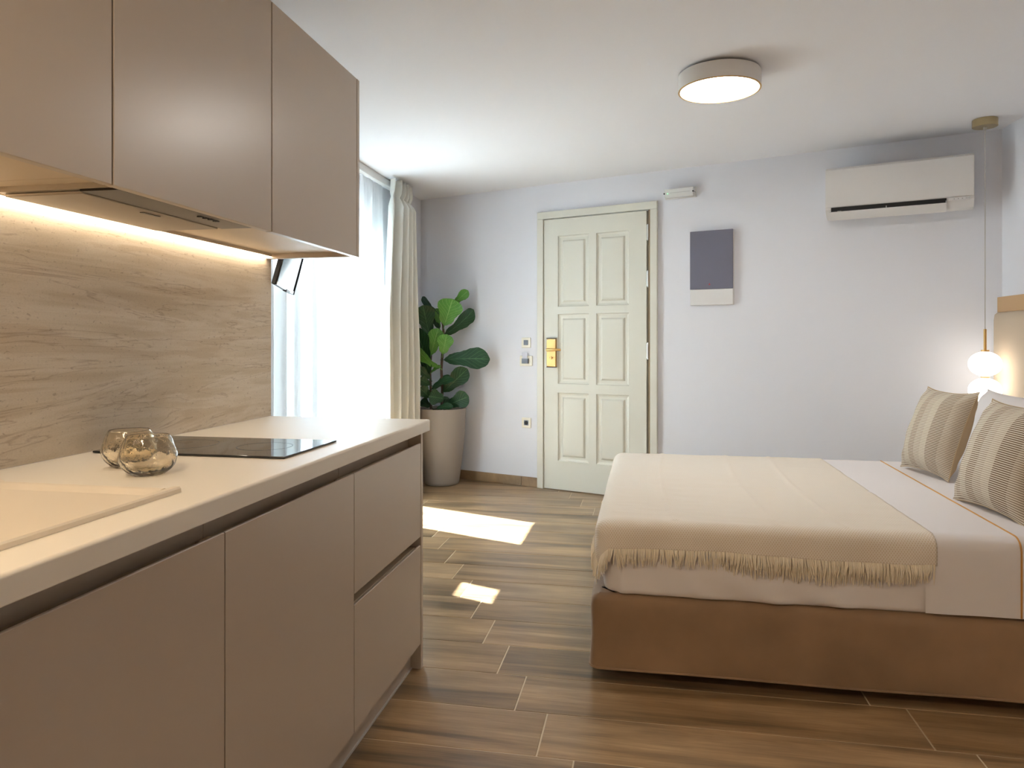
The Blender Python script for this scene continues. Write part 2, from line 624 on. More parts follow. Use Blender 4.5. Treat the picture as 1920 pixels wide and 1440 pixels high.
def mat_leaf(name, c1, c2, vein):
    """fig leaf: paler midrib and side veins (UV: u across, v from stalk to tip)"""
    m, nt, p = new_mat(name)
    tc = node(nt, 'ShaderNodeTexCoord')
    sep = node(nt, 'ShaderNodeSeparateXYZ')
    nt.links.new(tc.outputs['UV'], sep.inputs[0])
    a = node(nt, 'ShaderNodeMath', operation='SUBTRACT'); a.inputs[1].default_value = 0.5
    nt.links.new(sep.outputs['X'], a.inputs[0])
    ab = node(nt, 'ShaderNodeMath', operation='ABSOLUTE')
    nt.links.new(a.outputs[0], ab.inputs[0])
    mid = node(nt, 'ShaderNodeMath', operation='LESS_THAN'); mid.inputs[1].default_value = 0.018
    nt.links.new(ab.outputs[0], mid.inputs[0])
    k = node(nt, 'ShaderNodeMath', operation='MULTIPLY'); k.inputs[1].default_value = 0.75
    nt.links.new(ab.outputs[0], k.inputs[0])
    d = node(nt, 'ShaderNodeMath', operation='SUBTRACT')
    nt.links.new(sep.outputs['Y'], d.inputs[0]); nt.links.new(k.outputs[0], d.inputs[1])
    s = node(nt, 'ShaderNodeMath', operation='MULTIPLY'); s.inputs[1].default_value = 7.5
    nt.links.new(d.outputs[0], s.inputs[0])
    fr = node(nt, 'ShaderNodeMath', operation='FRACT')
    nt.links.new(s.outputs[0], fr.inputs[0])
    lt = node(nt, 'ShaderNodeMath', operation='LESS_THAN'); lt.inputs[1].default_value = 0.07
    nt.links.new(fr.outputs[0], lt.inputs[0])
    mxm = node(nt, 'ShaderNodeMath', operation='MAXIMUM')
    nt.links.new(mid.outputs[0], mxm.inputs[0]); nt.links.new(lt.outputs[0], mxm.inputs[1])
    nz = node(nt, 'ShaderNodeTexNoise'); nz.inputs['Scale'].default_value = 25
    nt.links.new(tc.outputs['Object'], nz.inputs['Vector'])
    c = node(nt, 'ShaderNodeMix', data_type='RGBA')
    c.inputs[6].default_value = c1; c.inputs[7].default_value = c2
    nt.links.new(nz.outputs['Fac'], c.inputs[0])
    cv = node(nt, 'ShaderNodeMix', data_type='RGBA')
    fac = node(nt, 'ShaderNodeMath', operation='MULTIPLY'); fac.inputs[1].default_value = 0.6
    nt.links.new(mxm.outputs[0], fac.inputs[0])
    nt.links.new(fac.outputs[0], cv.inputs[0])
    nt.links.new(c.outputs[2], cv.inputs[6])
    cv.inputs[7].default_value = vein
    nt.links.new(cv.outputs[2], p.inputs['Base Color'])
    p.inputs['Roughness'].default_value = 0.4
    p.inputs['Specular IOR Level'].default_value = 0.4
    return m




def mat_screen():
    m, nt, p = new_mat('satin_screen')
    nt.nodes.remove(p)
    out = nt.nodes['Material Output']
    d = node(nt, 'ShaderNodeBsdfDiffuse'); d.inputs[0].default_value = (0.02, 0.02, 0.022, 1)
    g = node(nt, 'ShaderNodeBsdfGlossy'); g.inputs['Roughness'].default_value = 0.06
    mx = node(nt, 'ShaderNodeMixShader'); mx.inputs[0].default_value = 0.15
    nt.links.new(d.outputs[0], mx.inputs[1]); nt.links.new(g.outputs[0], mx.inputs[2])
    nt.links.new(mx.outputs[0], out.inputs[0])
    return m


M['screen'] = mat_screen()
M['wood'] = mat_wood()
M['travertine'] = mat_travertine()
M['sheer'] = mat_sheer()
M['pane'] = mat_pane()
M['tumbler'] = mat_tumbler()
M['ribbed'] = mat_ribbed()
M['throw'] = mat_throw()
M['fringe'] = plain('fringe_yarn', lin(240, 229, 209), 0.9)
M['leaf_old_shaded'] = mat_leaf('mature_shaded_leaf', lin(22, 56, 32), lin(36, 80, 44), lin(96, 136, 88))  # dark and bright greens carry leaf age plus painted shade and light
M['leaf_new_lit'] = mat_leaf('young_lit_leaf', lin(72, 132, 52), lin(100, 160, 66), lin(160, 196, 120))

# ------------------------------------------------------------------ the room
XK = -1.376      # kitchen wall face
XR = 2.04        # right wall face
XW = -2.06       # window wall face (inside the recess behind the kitchen)
YF = -1.30        # wall behind the camera
ZC = 2.395
DW0 = Vector((-0.832, 5.646, 0.0))
DA = -math.radians(19.5184)
DWM = Matrix.Translation(DW0) @ Matrix.Rotation(DA, 4, 'Z')     # door-wall space: x along the wall, -y into the room
E_ = Vector((math.cos(DA), math.sin(DA)))
NN = Vector((-math.sin(DA), math.cos(DA)))                       # away from the room


def dw_y(x):      # y of the door wall face at world x
    return DW0.y + (x - DW0.x) * E_.y / E_.x


def struct(name, bm, mat, parent=None, space=None, smooth=False):
    return obj(name, bm, mat, parent, space, smooth, kind=None if parent else 'structure')


fl = struct('floor', prism(B(), [(-2.2, YF - .2), (XR + .15, YF - .2), (XR + .15, dw_y(XR + .15) + .15), (-2.2, dw_y(-2.2) + .15)], -0.12, -0.0016, 'z'), M['grout'])

# wood-look planks laid across the room, each its own tile
PW, PL, GAP = 0.2352, 1.215, 0.0035
Y0, J0 = 2.458, -0.405
row = 0
k0 = int((YF - Y0) / PW) - 1
for k in range(k0, 16):
    ya, yb = Y0 + (k) * PW, Y0 + (k + 1) * PW          # row k spans ya..yb (row -1 is the one in front of the bed)
    if yb < YF: continue
    j = J0 - 0.105 * (k + 1)
    j -= math.ceil((j + 2.3) / PL) * PL
    while j < XR:
        xa, xb = max(j, -2.06), min(j + PL, XR - 0.002)
        j += PL
        if xb - xa < 0.02: continue
        if ya > dw_y(xa): continue
        b = bx(xa + GAP * .65, xb - GAP * .65, max(ya, YF) + GAP / 2, yb - GAP / 2, -0.012, random.uniform(-0.0004, 0.0002), bev=0.0012, seg=1)
        if yb > dw_y(xb) - 0.02:
            bmesh.ops.bisect_plane(b, geom=b.verts[:] + b.edges[:] + b.faces[:], plane_co=(DW0.x, DW0.y - 0.003, 0), plane_no=(NN.x, NN.y, 0), clear_outer=True)
            if not b.faces: continue
            bmesh.ops.holes_fill(b, edges=[e for e in b.edges if e.is_boundary])
        obj('plank', b, M['wood'], fl)

struct('ceiling', prism(B(), [(-2.3, YF - .2), (XR + .15, YF - .2), (XR + .15, dw_y(XR + .15) + .15), (-2.3, dw_y(-2.3) + .15)], ZC, ZC + 0.12, 'z'), M['ceiling'])
struct('wall_right', bx(XR, XR + .14, YF - .2, dw_y(XR) + .05, -.1, ZC), M['wall'])
struct('wall_front', bx(-2.3, XR, YF - .2, YF, -.1, ZC), M['wall'])
struct('wall_kitchen', bx(-2.3, XK, YF, 2.475, -.1, ZC), M['wall'])
# door wall with the door opening cut out
wb = B()
for (a, b_, z0, z1) in [(-1.9, 0.03, -.1, ZC), (0.95, 3.2, -.1, ZC), (0.03, 0.95, 2.146, ZC)]:
    box(wb, a, b_, 0, 0.16, z0, z1)
struct('wall_back', wb, M['wall'], space=DWM)
# left wall: solid stretch behind the kitchen, window opening, pier at the corner
WY0, WY1, WZ = 3.55, 5.22, 2.16
lb = B()
box(lb, XW - .18, XW, 2.475, WY0, -.1, ZC)
box(lb, XW - .18, XW, WY1, 5.66, -.1, ZC)
box(lb, XW - .18, XW, WY0, WY1, WZ, ZC)
box(lb, XW - .18, -1.932, 5.66, 6.2, -.1, ZC)
struct('wall_left', lb, M['wall'])

# skirting tiles along the door wall
bb = thing('baseboard_back', None, None, loc=DW0, rotz=DA, kind='structure')
for (a, b_) in [(-1.165, -0.155), (-0.152, -0.002), (0.982, 1.60), (1.603, 2.81), (2.813, 3.04)]:
    obj('skirting_tile', bx(a, b_, -0.010, -0.0005, 0.001, 0.076, bev=0.0012, seg=1), M['wood'], bb, space=DWM)

# window: sliding door frame with two panes, a step outside, added boards outside that block the sun
win = thing('window_1', None, None, loc=(XW - .1, WY0, 0), kind='structure')
fb = B()
for (ya, yb, za, zb) in [(WY0, WY0 + .06, 0, WZ), (WY1 - .06, WY1, 0, WZ), (WY0 + .06, WY1 - .06, WZ - .06, WZ), (WY0 + .06, WY1 - .06, 0, .05)]:
    box(fb, XW - .15, XW - .06, ya, yb, za, zb, bev=.003, seg=1)
obj('window_frame', fb, M['frame'], win)
for (ya, yb, xo) in [(WY0 + .06, 4.56, -.095), (4.50, WY1 - .06, -.125)]:
    sb = B()
    t = .055
    for (a, b_, c, d) in [(ya, ya + t, .05, WZ - .06), (yb - t, yb, .05, WZ - .06), (ya + t, yb - t, .05, .05 + .08), (ya + t, yb - t, WZ - .06 - t, WZ - .06)]:
        box(sb, XW + xo - .014, XW + xo + .014, a, b_, c, d, bev=.002, seg=1)
    s = obj('sash', sb, M['frame'], win)
    obj('pane', bx(XW + xo - .003, XW + xo + .003, ya + t, yb - t, .13, WZ - .06 - t), M['pane'], s)
shb = B()  # unseen boards added outside, cut to shape the sun patches on the floor
SXo = XW - .30
for (ya, yb, za, zb) in [(3.94, 4.67, -.03, 2.60), (3.40, 3.935, -.03, 2.05)]:
    box(shb, SXo - .035, SXo - .02, ya + .05, yb - .05, za + .06, zb - .06)
    for (a, b_, c, d) in [(ya, ya + .06, za, zb), (yb - .06, yb, za, zb), (ya + .06, yb - .06, za, za + .08), (ya + .06, yb - .06, zb - .08, zb)]:
        box(shb, SXo - .045, SXo, a, b_, c, d, bev=.002, seg=1)
obj('sun_blocker', shb, M['sun_blocker'], win, kind='stuff')
struct('wall_sky_screen', bx(-4.75, -4.6, 0.5, 9.0, -.04, 2.15), plain('sky_screen', lin(118, 122, 114), .9))  # unseen wall added to dim the outside seen through the sheer
struct('ground_outside', bx(-9, XW - .18, -2, 11, -.16, -.04), M['render'])

# ------------------------------------------------------------------ kitchen: base units
kick = thing('kickboard', 'low taupe kickboard set back under the base cabinets', 'kickboard', (-0.83, 0.02, 0))
obj('board', bx(-0.832, -0.816, 0.02, 2.434, 0.001, 0.088, bev=.001, seg=1), M['cab'], kick)
obj('seal_strip', bx(-0.8155, -0.811, 0.02, 2.434, 0.001, 0.007), M['seal'], kick, label='thin pale seal along the floor')
XF = -0.780


def carcass(y0, y1, slots):
    b = B()
    z = 0.0895
    for (a, c) in slots:
        box(b, XK + .003, XF - .0205, y0, y1, z, a)
        box(b, XK + .003, XF - .05, y0, y1, a, c)
        z = c
    if z < 0.841:
        box(b, XK + .003, XF - .0205, y0, y1, z, 0.841)
    return b


def open_carcass(y0, y1):
    b = B()
    t_ = .018
    for (a, c) in ((y0, y0 + t_), (y1 - t_, y1)):
        box(b, XK + .003, XF - .0205, a, c, .0895, .785)
        box(b, XK + .003, XF - .05, a, c, .785, .841)
    box(b, XK + .003, XF - .0205, y0 + t_, y1 - t_, .0895, .1075)
    box(b, XK + .003, XK + .012, y0 + t_, y1 - t_, .1075, .841)
    box(b, XF - .07, XF - .05, y0 + t_, y1 - t_, .69, .841)
    return b


def bevel_front(y0, y1, z0, z1):
    b = B()
    t = .019
    pts = [(XF, z0 + .001), (XF, z1 - .0015), (XF - .0015, z1), (XF - .006, z1), (XF - t, z1 - .010), (XF - t, z0)]
    return prism(b, pts, y0 + .002, y1 - .002, 'y')


def base_door(y0, y1, label):
    t = thing('base_cabinet', label, 'cabinet', (-1.1, (y0 + y1) / 2, 0.09), group='base cabinets of the kitchen run')
    obj('body', open_carcass(y0 + .0008, y1 - .0008), M['cab_in'], t)
    obj('handle_channel', bx(XF - .0495, XF - .0455, y0 + .001, y1 - .001, 0.786, 0.8405), M['cab'], t)
    obj('door', bevel_front(y0, y1, 0.092, 0.800), M['cab'], t)
    return t


base_door(1.234, 1.846, 'tall-doored taupe base cabinet directly under the hob')
base_door(0.622, 1.234, 'plain taupe base cabinet under the sink drainer, at the photo edge')
base_door(0.010, 0.622, 'taupe base cabinet beyond the sink, beside the viewer and out of frame')

dr = thing('drawer_unit', 'taupe base unit with two deep handleless drawers at the end of the run', 'cabinet', (-1.1, 2.15, 0), group='base cabinets of the kitchen run')
obj('body', carcass(1.847, 2.434, [(0.432, 0.478), (0.785, 0.841)]), M['cab_in'], dr)
for (a, b_) in [(0.433, 0.477), (0.786, 0.8405)]:
    obj('handle_channel', bx(XF - .0495, XF - .0455, 1.848, 2.433, a, b_), M['cab'], dr)
obj('drawer', bevel_front(1.846, 2.436, 0.470, 0.800), M['cab'], dr)
obj('drawer', bevel_front(1.846, 2.436, 0.092, 0.440), M['cab'], dr)
obj('end_panel', bx(XK + .003, XF + .001, 2.438, 2.458, 0.0005, 0.841, bev=.001, seg=1), M['cab'], dr)

# worktop with a moulded front nose and a hole for the bowl
ct = thing('worktop', 'long cream solid-surface worktop with a rounded front edge', 'worktop', (-1.07, 1.2, 0.842))
SY0, SY1, SX0, SX1 = 0.40, 0.80, -1.22, -0.86
nose = [(SX1, .842)]
nose += [(-.7565 + .002 * math.cos(R(a)), .844 + .002 * math.sin(R(a))) for a in (-90, -45, 0)]
nose += [(-.7605 + .006 * math.cos(R(a)), .876 + .006 * math.sin(R(a))) for a in range(0, 91, 15)] + [(SX1, .882)]
b = prism(B(), nose, 0.01, 2.463, 'y')
box(b, XK + .002, SX0, 0.01, 2.463, .842, .882)
box(b, SX0, SX1, SY1, 2.463, .842, .882)
box(b, SX0, SX1, 0.01, SY0, .842, .882)
bmesh.ops.remove_doubles(b, verts=b.verts[:], dist=1e-5)
obj('slab', b, M['counter'], ct)

# sink: raised rim round a shallow drainer, bowl beyond
sk = thing('sink', 'cream moulded sink with raised rim and shallow drainer, at the near end of the worktop', 'sink', (-1.03, .8, .882))
RX0, RX1, RY0, RY1 = -1.245, -0.840, 0.34, 1.190
rb = B()
RT = .8925
prism(rb, [(RX1 - .030, .8825), (RX1, .8825), (RX1 - .001, RT - .003), (RX1 - .004, RT), (RX1 - .016, RT), (RX1 - .022, RT - .003)], RY0, RY1, 'y')
prism(rb, [(RX0, .8825), (RX0 + .030, .8825), (RX0 + .022, RT - .003), (RX0 + .016, RT), (RX0 + .004, RT), (RX0 + .001, RT - .003)], RY0, RY1, 'y')
prism(rb, [(RY1 - .045, .8825), (RY1, .8825), (RY1 - .004, RT - .004), (RY1 - .010, RT - .002), (RY1 - .02, RT - .003)], RX0 + .028, RX1 - .028, 'x')
prism(rb, [(RY0, .8825), (RY0 + .045, .8825), (RY0 + .02, RT - .003), (RY0 + .010, RT), (RY0 + .004, RT)], RX0 + .028, RX1 - .028, 'x')
obj('rim', rb, M['sink'], sk)
obj('drainer', bx(RX0 + .02, RX1 - .02, SY1 - .01, RY1 - .03, .8824, .8834), M['sink'], sk)
bw = B()
t = .006
box(bw, SX0 + .004, SX1 - .004, SY0 + .004, SY1 - .004, .70, .70 + t)
box(bw, SX0 + .004, SX0 + .004 + t, SY0 + .004, SY1 - .004, .70 + t, .8825)
box(bw, SX1 - .004 - t, SX1 - .004, SY0 + .004, SY1 - .004, .70 + t, .8825)
box(bw, SX0 + .004 + t, SX1 - .004 - t, SY0 + .004, SY0 + .004 + t, .70 + t, .8825)
box(bw, SX0 + .004 + t, SX1 - .004 - t, SY1 - .004 - t, SY1 - .004, .70 + t, .8825)
obj('bowl', bw, M['sink'], sk)

# hob
hb = thing('hob', 'thin black glass hob lying on the cream worktop', 'hob', (-1.09, 1.71, .882))
obj('glass_plate', bx(-1.352, -0.836, 1.566, 1.858, .8828, .8878, bev=.0015), M['hob'], hb)
zb = B()
for (cx, cy, r) in [(-1.2, 1.715, .085), (-.97, 1.715, .070)]:
    lathe(zb, [(r, 0), (r, .0002), (r - .0015, .0002), (r - .0015, 0), (r, 0)], (cx, cy, .88785), 48)
obj('zone_marking', zb, plain('hob_print', lin(60, 60, 62), .3), hb)

# tumblers
def tumbler(x, y, label):
    t = thing('drinking_glass', label, 'glass', (x, y, .8822), group='amber drinking glasses on the worktop')
    po = [(0, 0.0006), (.026, .0), (.034, .003), (.047, .013), (.0545, .028), (.0555, .040), (.051, .058), (.0455, .072), (.0415, .0815)]
    pi_ = [(.0402, .0815), (.0440, .072), (.0492, .058), (.0535, .040), (.0525, .030), (.045, .017), (.034, .010), (.018, .0085), (0, .0085)]
    prof = []
    # smooth the outline with Catmull-Rom
    def cr(P):
        out = []
        for i in range(len(P) - 1):
            p0, p1, p2, p3 = P[max(i - 1, 0)], P[i], P[i + 1], P[min(i + 2, len(P) - 1)]
            for s in range(4):
                q = s / 4
                out.append(tuple(0.5 * ((2 * p1[k]) + (-p0[k] + p2[k]) * q + (2 * p0[k] - 5 * p1[k] + 4 * p2[k] - p3[k]) * q * q + (-p0[k] + 3 * p1[k] - 3 * p2[k] + p3[k]) * q ** 3) for k in range(2)))
        out.append(P[-1])
        return [(max(r, 0), z) for r, z in out]
    prof = cr(po) + cr(pi_)
    bm = lathe(B(), prof, (x, y, .8822), 64)
    rnd = random.Random(int(x * 1000))
    for v in bm.verts:
        d = Vector((v.co.x - x, v.co.y - y, 0))
        if d.length > .02 and v.co.z < .958:
            a = math.atan2(d.y, d.x)
            k = 0.0008 * math.sin(a * 14 + v.co.z * 230 + 2 * N3(a * 2, v.co.z * 60, x))
            v.co += d.normalized() * k
    obj('bowl', bm, M['tumbler'], t, smooth=True, auto=80)


tumbler(-1.128, 1.415, 'amber hammered glass tumbler standing behind the other, nearer the stone splashback')
tumbler(-1.022, 1.338, 'amber hammered glass tumbler in front, nearer the worktop edge')

# splashback
sp = obj('splashback', bx(XK + .0005, XK + .0018, .01, 2.474, .8825, 1.4795), M['travertine'], origin=(XK, 1.2, .8825))
tag(sp, 'beige travertine splashback slab with wavy veins behind the worktop', 'splashback')

# ------------------------------------------------------------------ kitchen: wall units
XU = -1.018
ZU0, ZU1, ZB = 1.464, 2.103, 1.482


def wall_unit(y0, y1, label, cut=None):
    t = thing('wall_cabinet', label, 'cabinet', (-1.2, (y0 + y1) / 2, ZB), group='wall cabinets of the kitchen run')
    b = B()
    if cut:
        box(b, XK + .028, XU - .022, y0 + .0008, y1 - .0008, ZB + .05, ZU1)
        for (xa, xb, ya, yb) in [(XK + .028, XK + .040, y0 + .0008, y1 - .0008), (XU - .030, XU - .022, y0 + .0008, y1 - .0008),
                                 (XK + .040, XU - .030, y0 + .0008, y0 + .045), (XK + .040, XU - .030, y1 - .06, y1 - .0008)]:
            box(b, xa, xb, ya, yb, ZB, ZB + .05)
    else:
        box(b, XK + .028, XU - .022, y0 + .0008, y1 - .0008, ZB, ZU1)
    box(b, XK + .003, XK + .028, y0 + .0008, y1 - .0008, ZB + .03, ZU1)
    obj('body', b, M['cab_in'], t)
    obj('door', bx(XU - .0205, XU, y0 + .0024, y1 - .0024, ZU0, ZU1, bev=.0012, seg=1), M['cab'], t)
    return t


wall_unit(0.010, 0.622, 'taupe wall cabinet above the viewer side of the sink, out of frame')
wall_unit(0.622, 1.232, 'taupe wall cabinet above the sink, cut off by the photo edge')
wall_unit(1.232, 1.837, 'taupe wall cabinet holding the cooker hood above the hob', cut=True)
we = wall_unit(1.837, 2.434, 'taupe wall cabinet at the window end, with a closing side panel')
obj('end_panel', bx(XK + .003, XU + .0005, 2.436, 2.456, ZU0, ZU1, bev=.001, seg=1), M['cab'], we)

hd = thing('cooker_hood', 'built-in cooker hood with steel front strip under the middle wall cabinet', 'cooker hood', (-1.2, 1.53, ZB))
ZH = 1.4665
obj('housing', bx(-1.334, -1.0425, 1.276, 1.778, ZH + .004, ZB + .045), M['hood'], hd)
fst = obj('front_strip', bx(-1.133, -1.0430, 1.277, 1.777, ZH - .001, ZH + .0035, bev=.001, seg=1), M['darksteel'], hd, label='dark polished steel front strip')
flt = obj('filter_panel', bx(-1.324, -1.137, 1.290, 1.766, ZH - .003, ZH + .0035, bev=.0015, seg=1), M['hood'], hd)
obj('latch', bx(-1.168, -1.158, 1.50, 1.56, ZH - .0045, ZH - .0032), M['darksteel'], flt)
for k in range(4):
    obj('button', bx(-1.078, -1.066, 1.585 + .022 * k, 1.597 + .022 * k, ZH - .0030, ZH - .0011, bev=.0006, seg=1), M['dark'], fst, label='small dark push button')

ls = thing('led_strip_light', 'warm lit strip light running along the back under the wall cabinets', 'light', (XK + .014, 1.2, 1.478))
obj('profile', bx(XK + .0035, XK + .0275, .02, 2.434, 1.4815, 1.489), M['cab_in'], ls)
obj('lip', bx(XK + .0235, XK + .0275, .02, 2.434, 1.472, 1.4812), M['cab_in'], ls)
obj('diffuser', bx(XK + .005, XK + .0225, .03, 2.432, 1.4765, 1.4812), M['led'], ls, label='glowing warm diffuser')

# ------------------------------------------------------------------ television in the recess
tvm = Matrix.Translation((-1.472, 2.7735, 1.371)) @ Matrix.Rotation(math.atan2(0.5, -0.198) - R(90), 4, 'Z') @ Matrix.Rotation(R(14.5), 4, 'Y')
# local: y along the lower edge, x towards the room, z up
tv = thing('television', 'slim silver framed television tilted down on a wall arm beyond the splashback', 'television', mat4=tvm)
obj('housing', bx(-.020, -.002, -.318, .262, .0, .335, bev=.004), M['dark'], tv, space=tvm)
obj('screen', bx(-.0018, .0006, -.3155, .2595, .016, .3325), M['screen'], tv, space=tvm, label='glossy dark screen')
obj('side_bezel', bx(-.022, .0050, .2600, .2640, .0, .335, bev=.0006, seg=1), M['dark'], tv, space=tvm)
obj('bottom_bezel', bx(-.0018, .0016, -.3155, .2595, .001, .0155, bev=.0005, seg=1), M['tvsilver'], tv, space=tvm)
obj('logo_plate', bx(-.012, .0040, -.02, .10, -.004, .006, bev=.0005, seg=1), M['dark'], tv, space=tvm)
armb = B()
tube(armb, [(-1.49, 2.75, 1.55), (-1.75, 2.80, 1.56), (-2.055, 2.86, 1.56)], .014, 10)
box(armb, -2.059, -2.05, 2.80, 2.92, 1.48, 1.64)
obj('wall_arm', armb, M['dark'], tv)

# ------------------------------------------------------------------ curtains
cr_ = thing('curtain_rail', 'white ceiling curtain rail above the window', 'curtain rail', (-1.95, 4.2, 2.34))
obj('track', bx(-1.985, -1.925, 2.49, 5.645, 2.352, 2.394, bev=.003), M['railwhite'], cr_)
obj('front_lip', bx(-1.932, -1.922, 2.49, 5.645, 2.338, 2.3515, bev=.002, seg=1), M['railwhite'], cr_)


def sheer_x(y, z):
    q = (2.34 - z) / 2.3
    amp = .012 + .020 * min(1, q * 2.5)
    ph = 2 * math.pi * y / .19 + 1.6 * math.sin(y * 5.3) + 1.2 * N3(y * 2.2, 0.2 * z, 3)
    x = amp * math.sin(ph) + .35 * amp * math.sin(2.3 * ph + 1)
    if z > 2.24:
        k = (z - 2.24) / .1
        x = x * (1 - .6 * k) + .004 * math.sin(2 * math.pi * y / .016) * min(1, k * 3)
    return -1.967 + x


b = grid(B(), 620, 22, lambda u, v: (sheer_x(3.12 + 2.24 * u, .012 + 2.325 * v), 3.12 + 2.24 * u, .012 + 2.325 * v))
sh = obj('sheer_curtain', b, M['sheer'], smooth=True, auto=0, origin=(-1.962, 3.9, .012))
tag(sh, 'white sheer voile curtain hanging across the bright window', 'curtain')

# heavy drape drawn to the corner: pinch-pleat heading, deep folds
ZD0, ZD1 = .012, 2.372


def drape_pt(u, v):
    z = ZD0 + (ZD1 - ZD0) * v
    top = max(0.0, min(1.0, (z - 2.18) / .14))
    q = 1 - v
    yl = 5.085 - .125 * min(1, q * 2.4) + .03 * max(0, q - .45)
    yr = 5.475 + .125 * min(1, q * 1.7)
    y = yl + (yr - yl) * u
    n = 5.5
    ph = 2 * math.pi * n * u + 0.35 * math.sin(5 * u + 2.2 * v)
    amp = (.058 + .010 * q) * (1 - .40 * top)
    x = amp * math.sin(ph) + .012 * math.sin(2.1 * ph + .7 + 2 * v) + .010 * N3(u * 6, v * 2.2, 1.7)
    y += .034 * math.cos(ph) * (1 - .4 * top)
    # tape line where the pleats are gathered
    g = math.exp(-((z - 2.235) / .030) ** 2)
    x *= 1 - .55 * g
    x += .014 * math.sin(3 * ph) * top
    # front edge turned towards the window
    if u < .30:                                            # leading edge hangs flatter
        k = u / .30
        x = x * (.25 + .75 * k) - .012 * (1 - k)
    if u > .86: x -= .10 * ((u - .86) / .14) ** 1.3          # last pleat returns to the wall
    return (-1.838 + x + .006 * q, y, z)


b = grid(B(), 220, 70, drape_pt)
dp = obj('drape', b, M['drape'], smooth=True, auto=0, origin=(-1.885, 5.4, ZD0))
sm = dp.modifiers.new('thickness', 'SOLIDIFY')
sm.thickness = .003
tag(dp, 'heavy sage grey drape with pinch pleats gathered beside the plant', 'curtain')

# ------------------------------------------------------------------ the door
d1 = thing('door_1', None, None, mat4=DWM.copy(), kind='structure')
db = B()
FW = .052
# architrave (front) and lining (inside the opening)
for (a, b_, z0, z1) in [(0, FW, .0005, 2.120), (.928, .980, .0005, 2.120), (0, .980, 2.1205, 2.176)]:
    box(db, a, b_, -.030, -.0003, z0, z1, bev=.003)
for (a, b_, z0, z1) in [(.031, .0515, .0005, 2.1195), (.9285, .949, .0005, 2.1195), (.031, .949, 2.1205, 2.1455)]:
    box(db, a, b_, .0, .155, z0, z1)
obj('door_frame', db, M['door'], d1, space=DWM)
obj('threshold', bx(.053, .927, -.004, .15, -.004, .0045), M['cab_edge'], d1, space=DWM)
obj('stop_strip', bx(.912, .9275, -.012, .10, .006, 2.119), M['cab_edge'], d1, space=DWM, label='rebate strip with the shade put into its brown colour')  # brown stands in for the shadow gap beside the leaf
# leaf: solid core, stiles and rails proud of it
LX0, LX1, LZ0, LZ1 = .0555, .897, .006, 2.114
leaf = thing('leaf', None, None, mat4=DWM.copy())
leaf.parent = d1
leaf.matrix_local = Matrix.Identity(4)
leaf.location = (0, 0, 0); leaf.rotation_euler = (0, 0, 0)
bpy.data.objects.remove(leaf)
cols = [(.178, .440), (.500, .762)]
rows = [(.229, .760), (.830, 1.372), (1.430, 1.980)]
lf = B()
box(lf, LX0, LX1, .004, .022, LZ0, LZ1)
box(lf, .053, .927, .022, .045, LZ0, 2.119)
FY = -.016     # front face of stiles and rails
xs = [LX0, cols[0][0], cols[0][1], cols[1][0], cols[1][1], LX1]
for (a, b_) in [(LX0, cols[0][0]), (cols[0][1], cols[1][0]), (cols[1][1], LX1)]:
    box(lf, a, b_, FY, .0042, LZ0, LZ1)
zs = [(LZ0, rows[0][0]), (rows[0][1], rows[1][0]), (rows[1][1], rows[2][0]), (rows[2][1], LZ1)]
for (a, b_) in cols:
    for (z0, z1) in zs:
        box(lf, a, b_, FY, .0042, z0, z1)
lfo = obj('door_leaf', lf, M['door'], d1, space=DWM)


def raised_panel(x0, x1, z0, z1):
    """panel field raised from a sunk bevel"""
    b = B()
    loops = [(0.0, FY + .0005), (.004, FY + .010), (.018, FY + .0145), (.034, FY + .0145), (.046, FY + .002), (.050, FY + .001)]
    vs = []
    for (i, y) in loops:
        vs.append([b.verts.new((x0 + i, y, z0 + i)), b.verts.new((x1 - i, y, z0 + i)), b.verts.new((x1 - i, y, z1 - i)), b.verts.new((x0 + i, y, z1 - i))])
    for a, c in zip(vs, vs[1:]):
        for k in range(4):
            b.faces.new((a[k], a[(k + 1) % 4], c[(k + 1) % 4], c[k]))
    b.faces.new(vs[-1])
    bmesh.ops.recalc_face_normals(b, faces=b.faces[:])
    return b


for (z0, z1) in rows[::-1]:
    for (a, b_) in cols:
        obj('panel', raised_panel(a + .0004, b_ - .0004, z0 + .0004, z1 - .0004), M['door'], d1, space=DWM)
for z in (1.955, 1.616, 1.09):
    hbm = B()
    tube(hbm, [(.905, -.012, z - .055), (.905, -.012, z + .055)], .0075, 10)
    for zz in (z - .058, z + .058):
        tube(hbm, [(.905, -.012, zz - .004), (.905, -.012, zz + .004)], [.0055, .003], 8)
    box(hbm, .898, .911, -.0115, -.004, z - .05, z + .05)
    hg = obj('hinge', hbm, M['chrome'], d1, space=DWM, smooth=True)
hp = obj('handle_plate', bx(.088, .168, FY - .022, FY - .0002, .962, 1.180, bev=.004), M['brass'], d1, space=DWM)
for (z0, z1) in [(.956, .9618), (1.1802, 1.186)]:
    obj('end_cap', bx(.087, .169, FY - .0225, FY - .0002, z0, z1, bev=.001, seg=1), M['dark'], hp, space=DWM, label='dark end cap')
for x in (.096, .160):
    for z in (.970, 1.172):
        obj('screw', tube(B(), [(x, FY - .0218, z), (x, FY - .0232, z)], .0035, 8), M['ivory'], hp, space=DWM)
lv = B()
tube(lv, [(.118, FY - .022, 1.094), (.118, FY - .050, 1.094)], .010, 14)
tube(lv, [(.105, FY - .055, 1.0935), (.118, FY - .056, 1.094), (.16, FY - .058, 1.095), (.205, FY - .056, 1.095), (.226, FY - .048, 1.094)], [.010, .0115, .0095, .009, .008], 14)
obj('lever', lv, M['brass'], d1, space=DWM, smooth=True)
tb = B()
tube(tb, [(.128, FY - .022, 1.032), (.128, FY - .030, 1.032)], .011, 16)
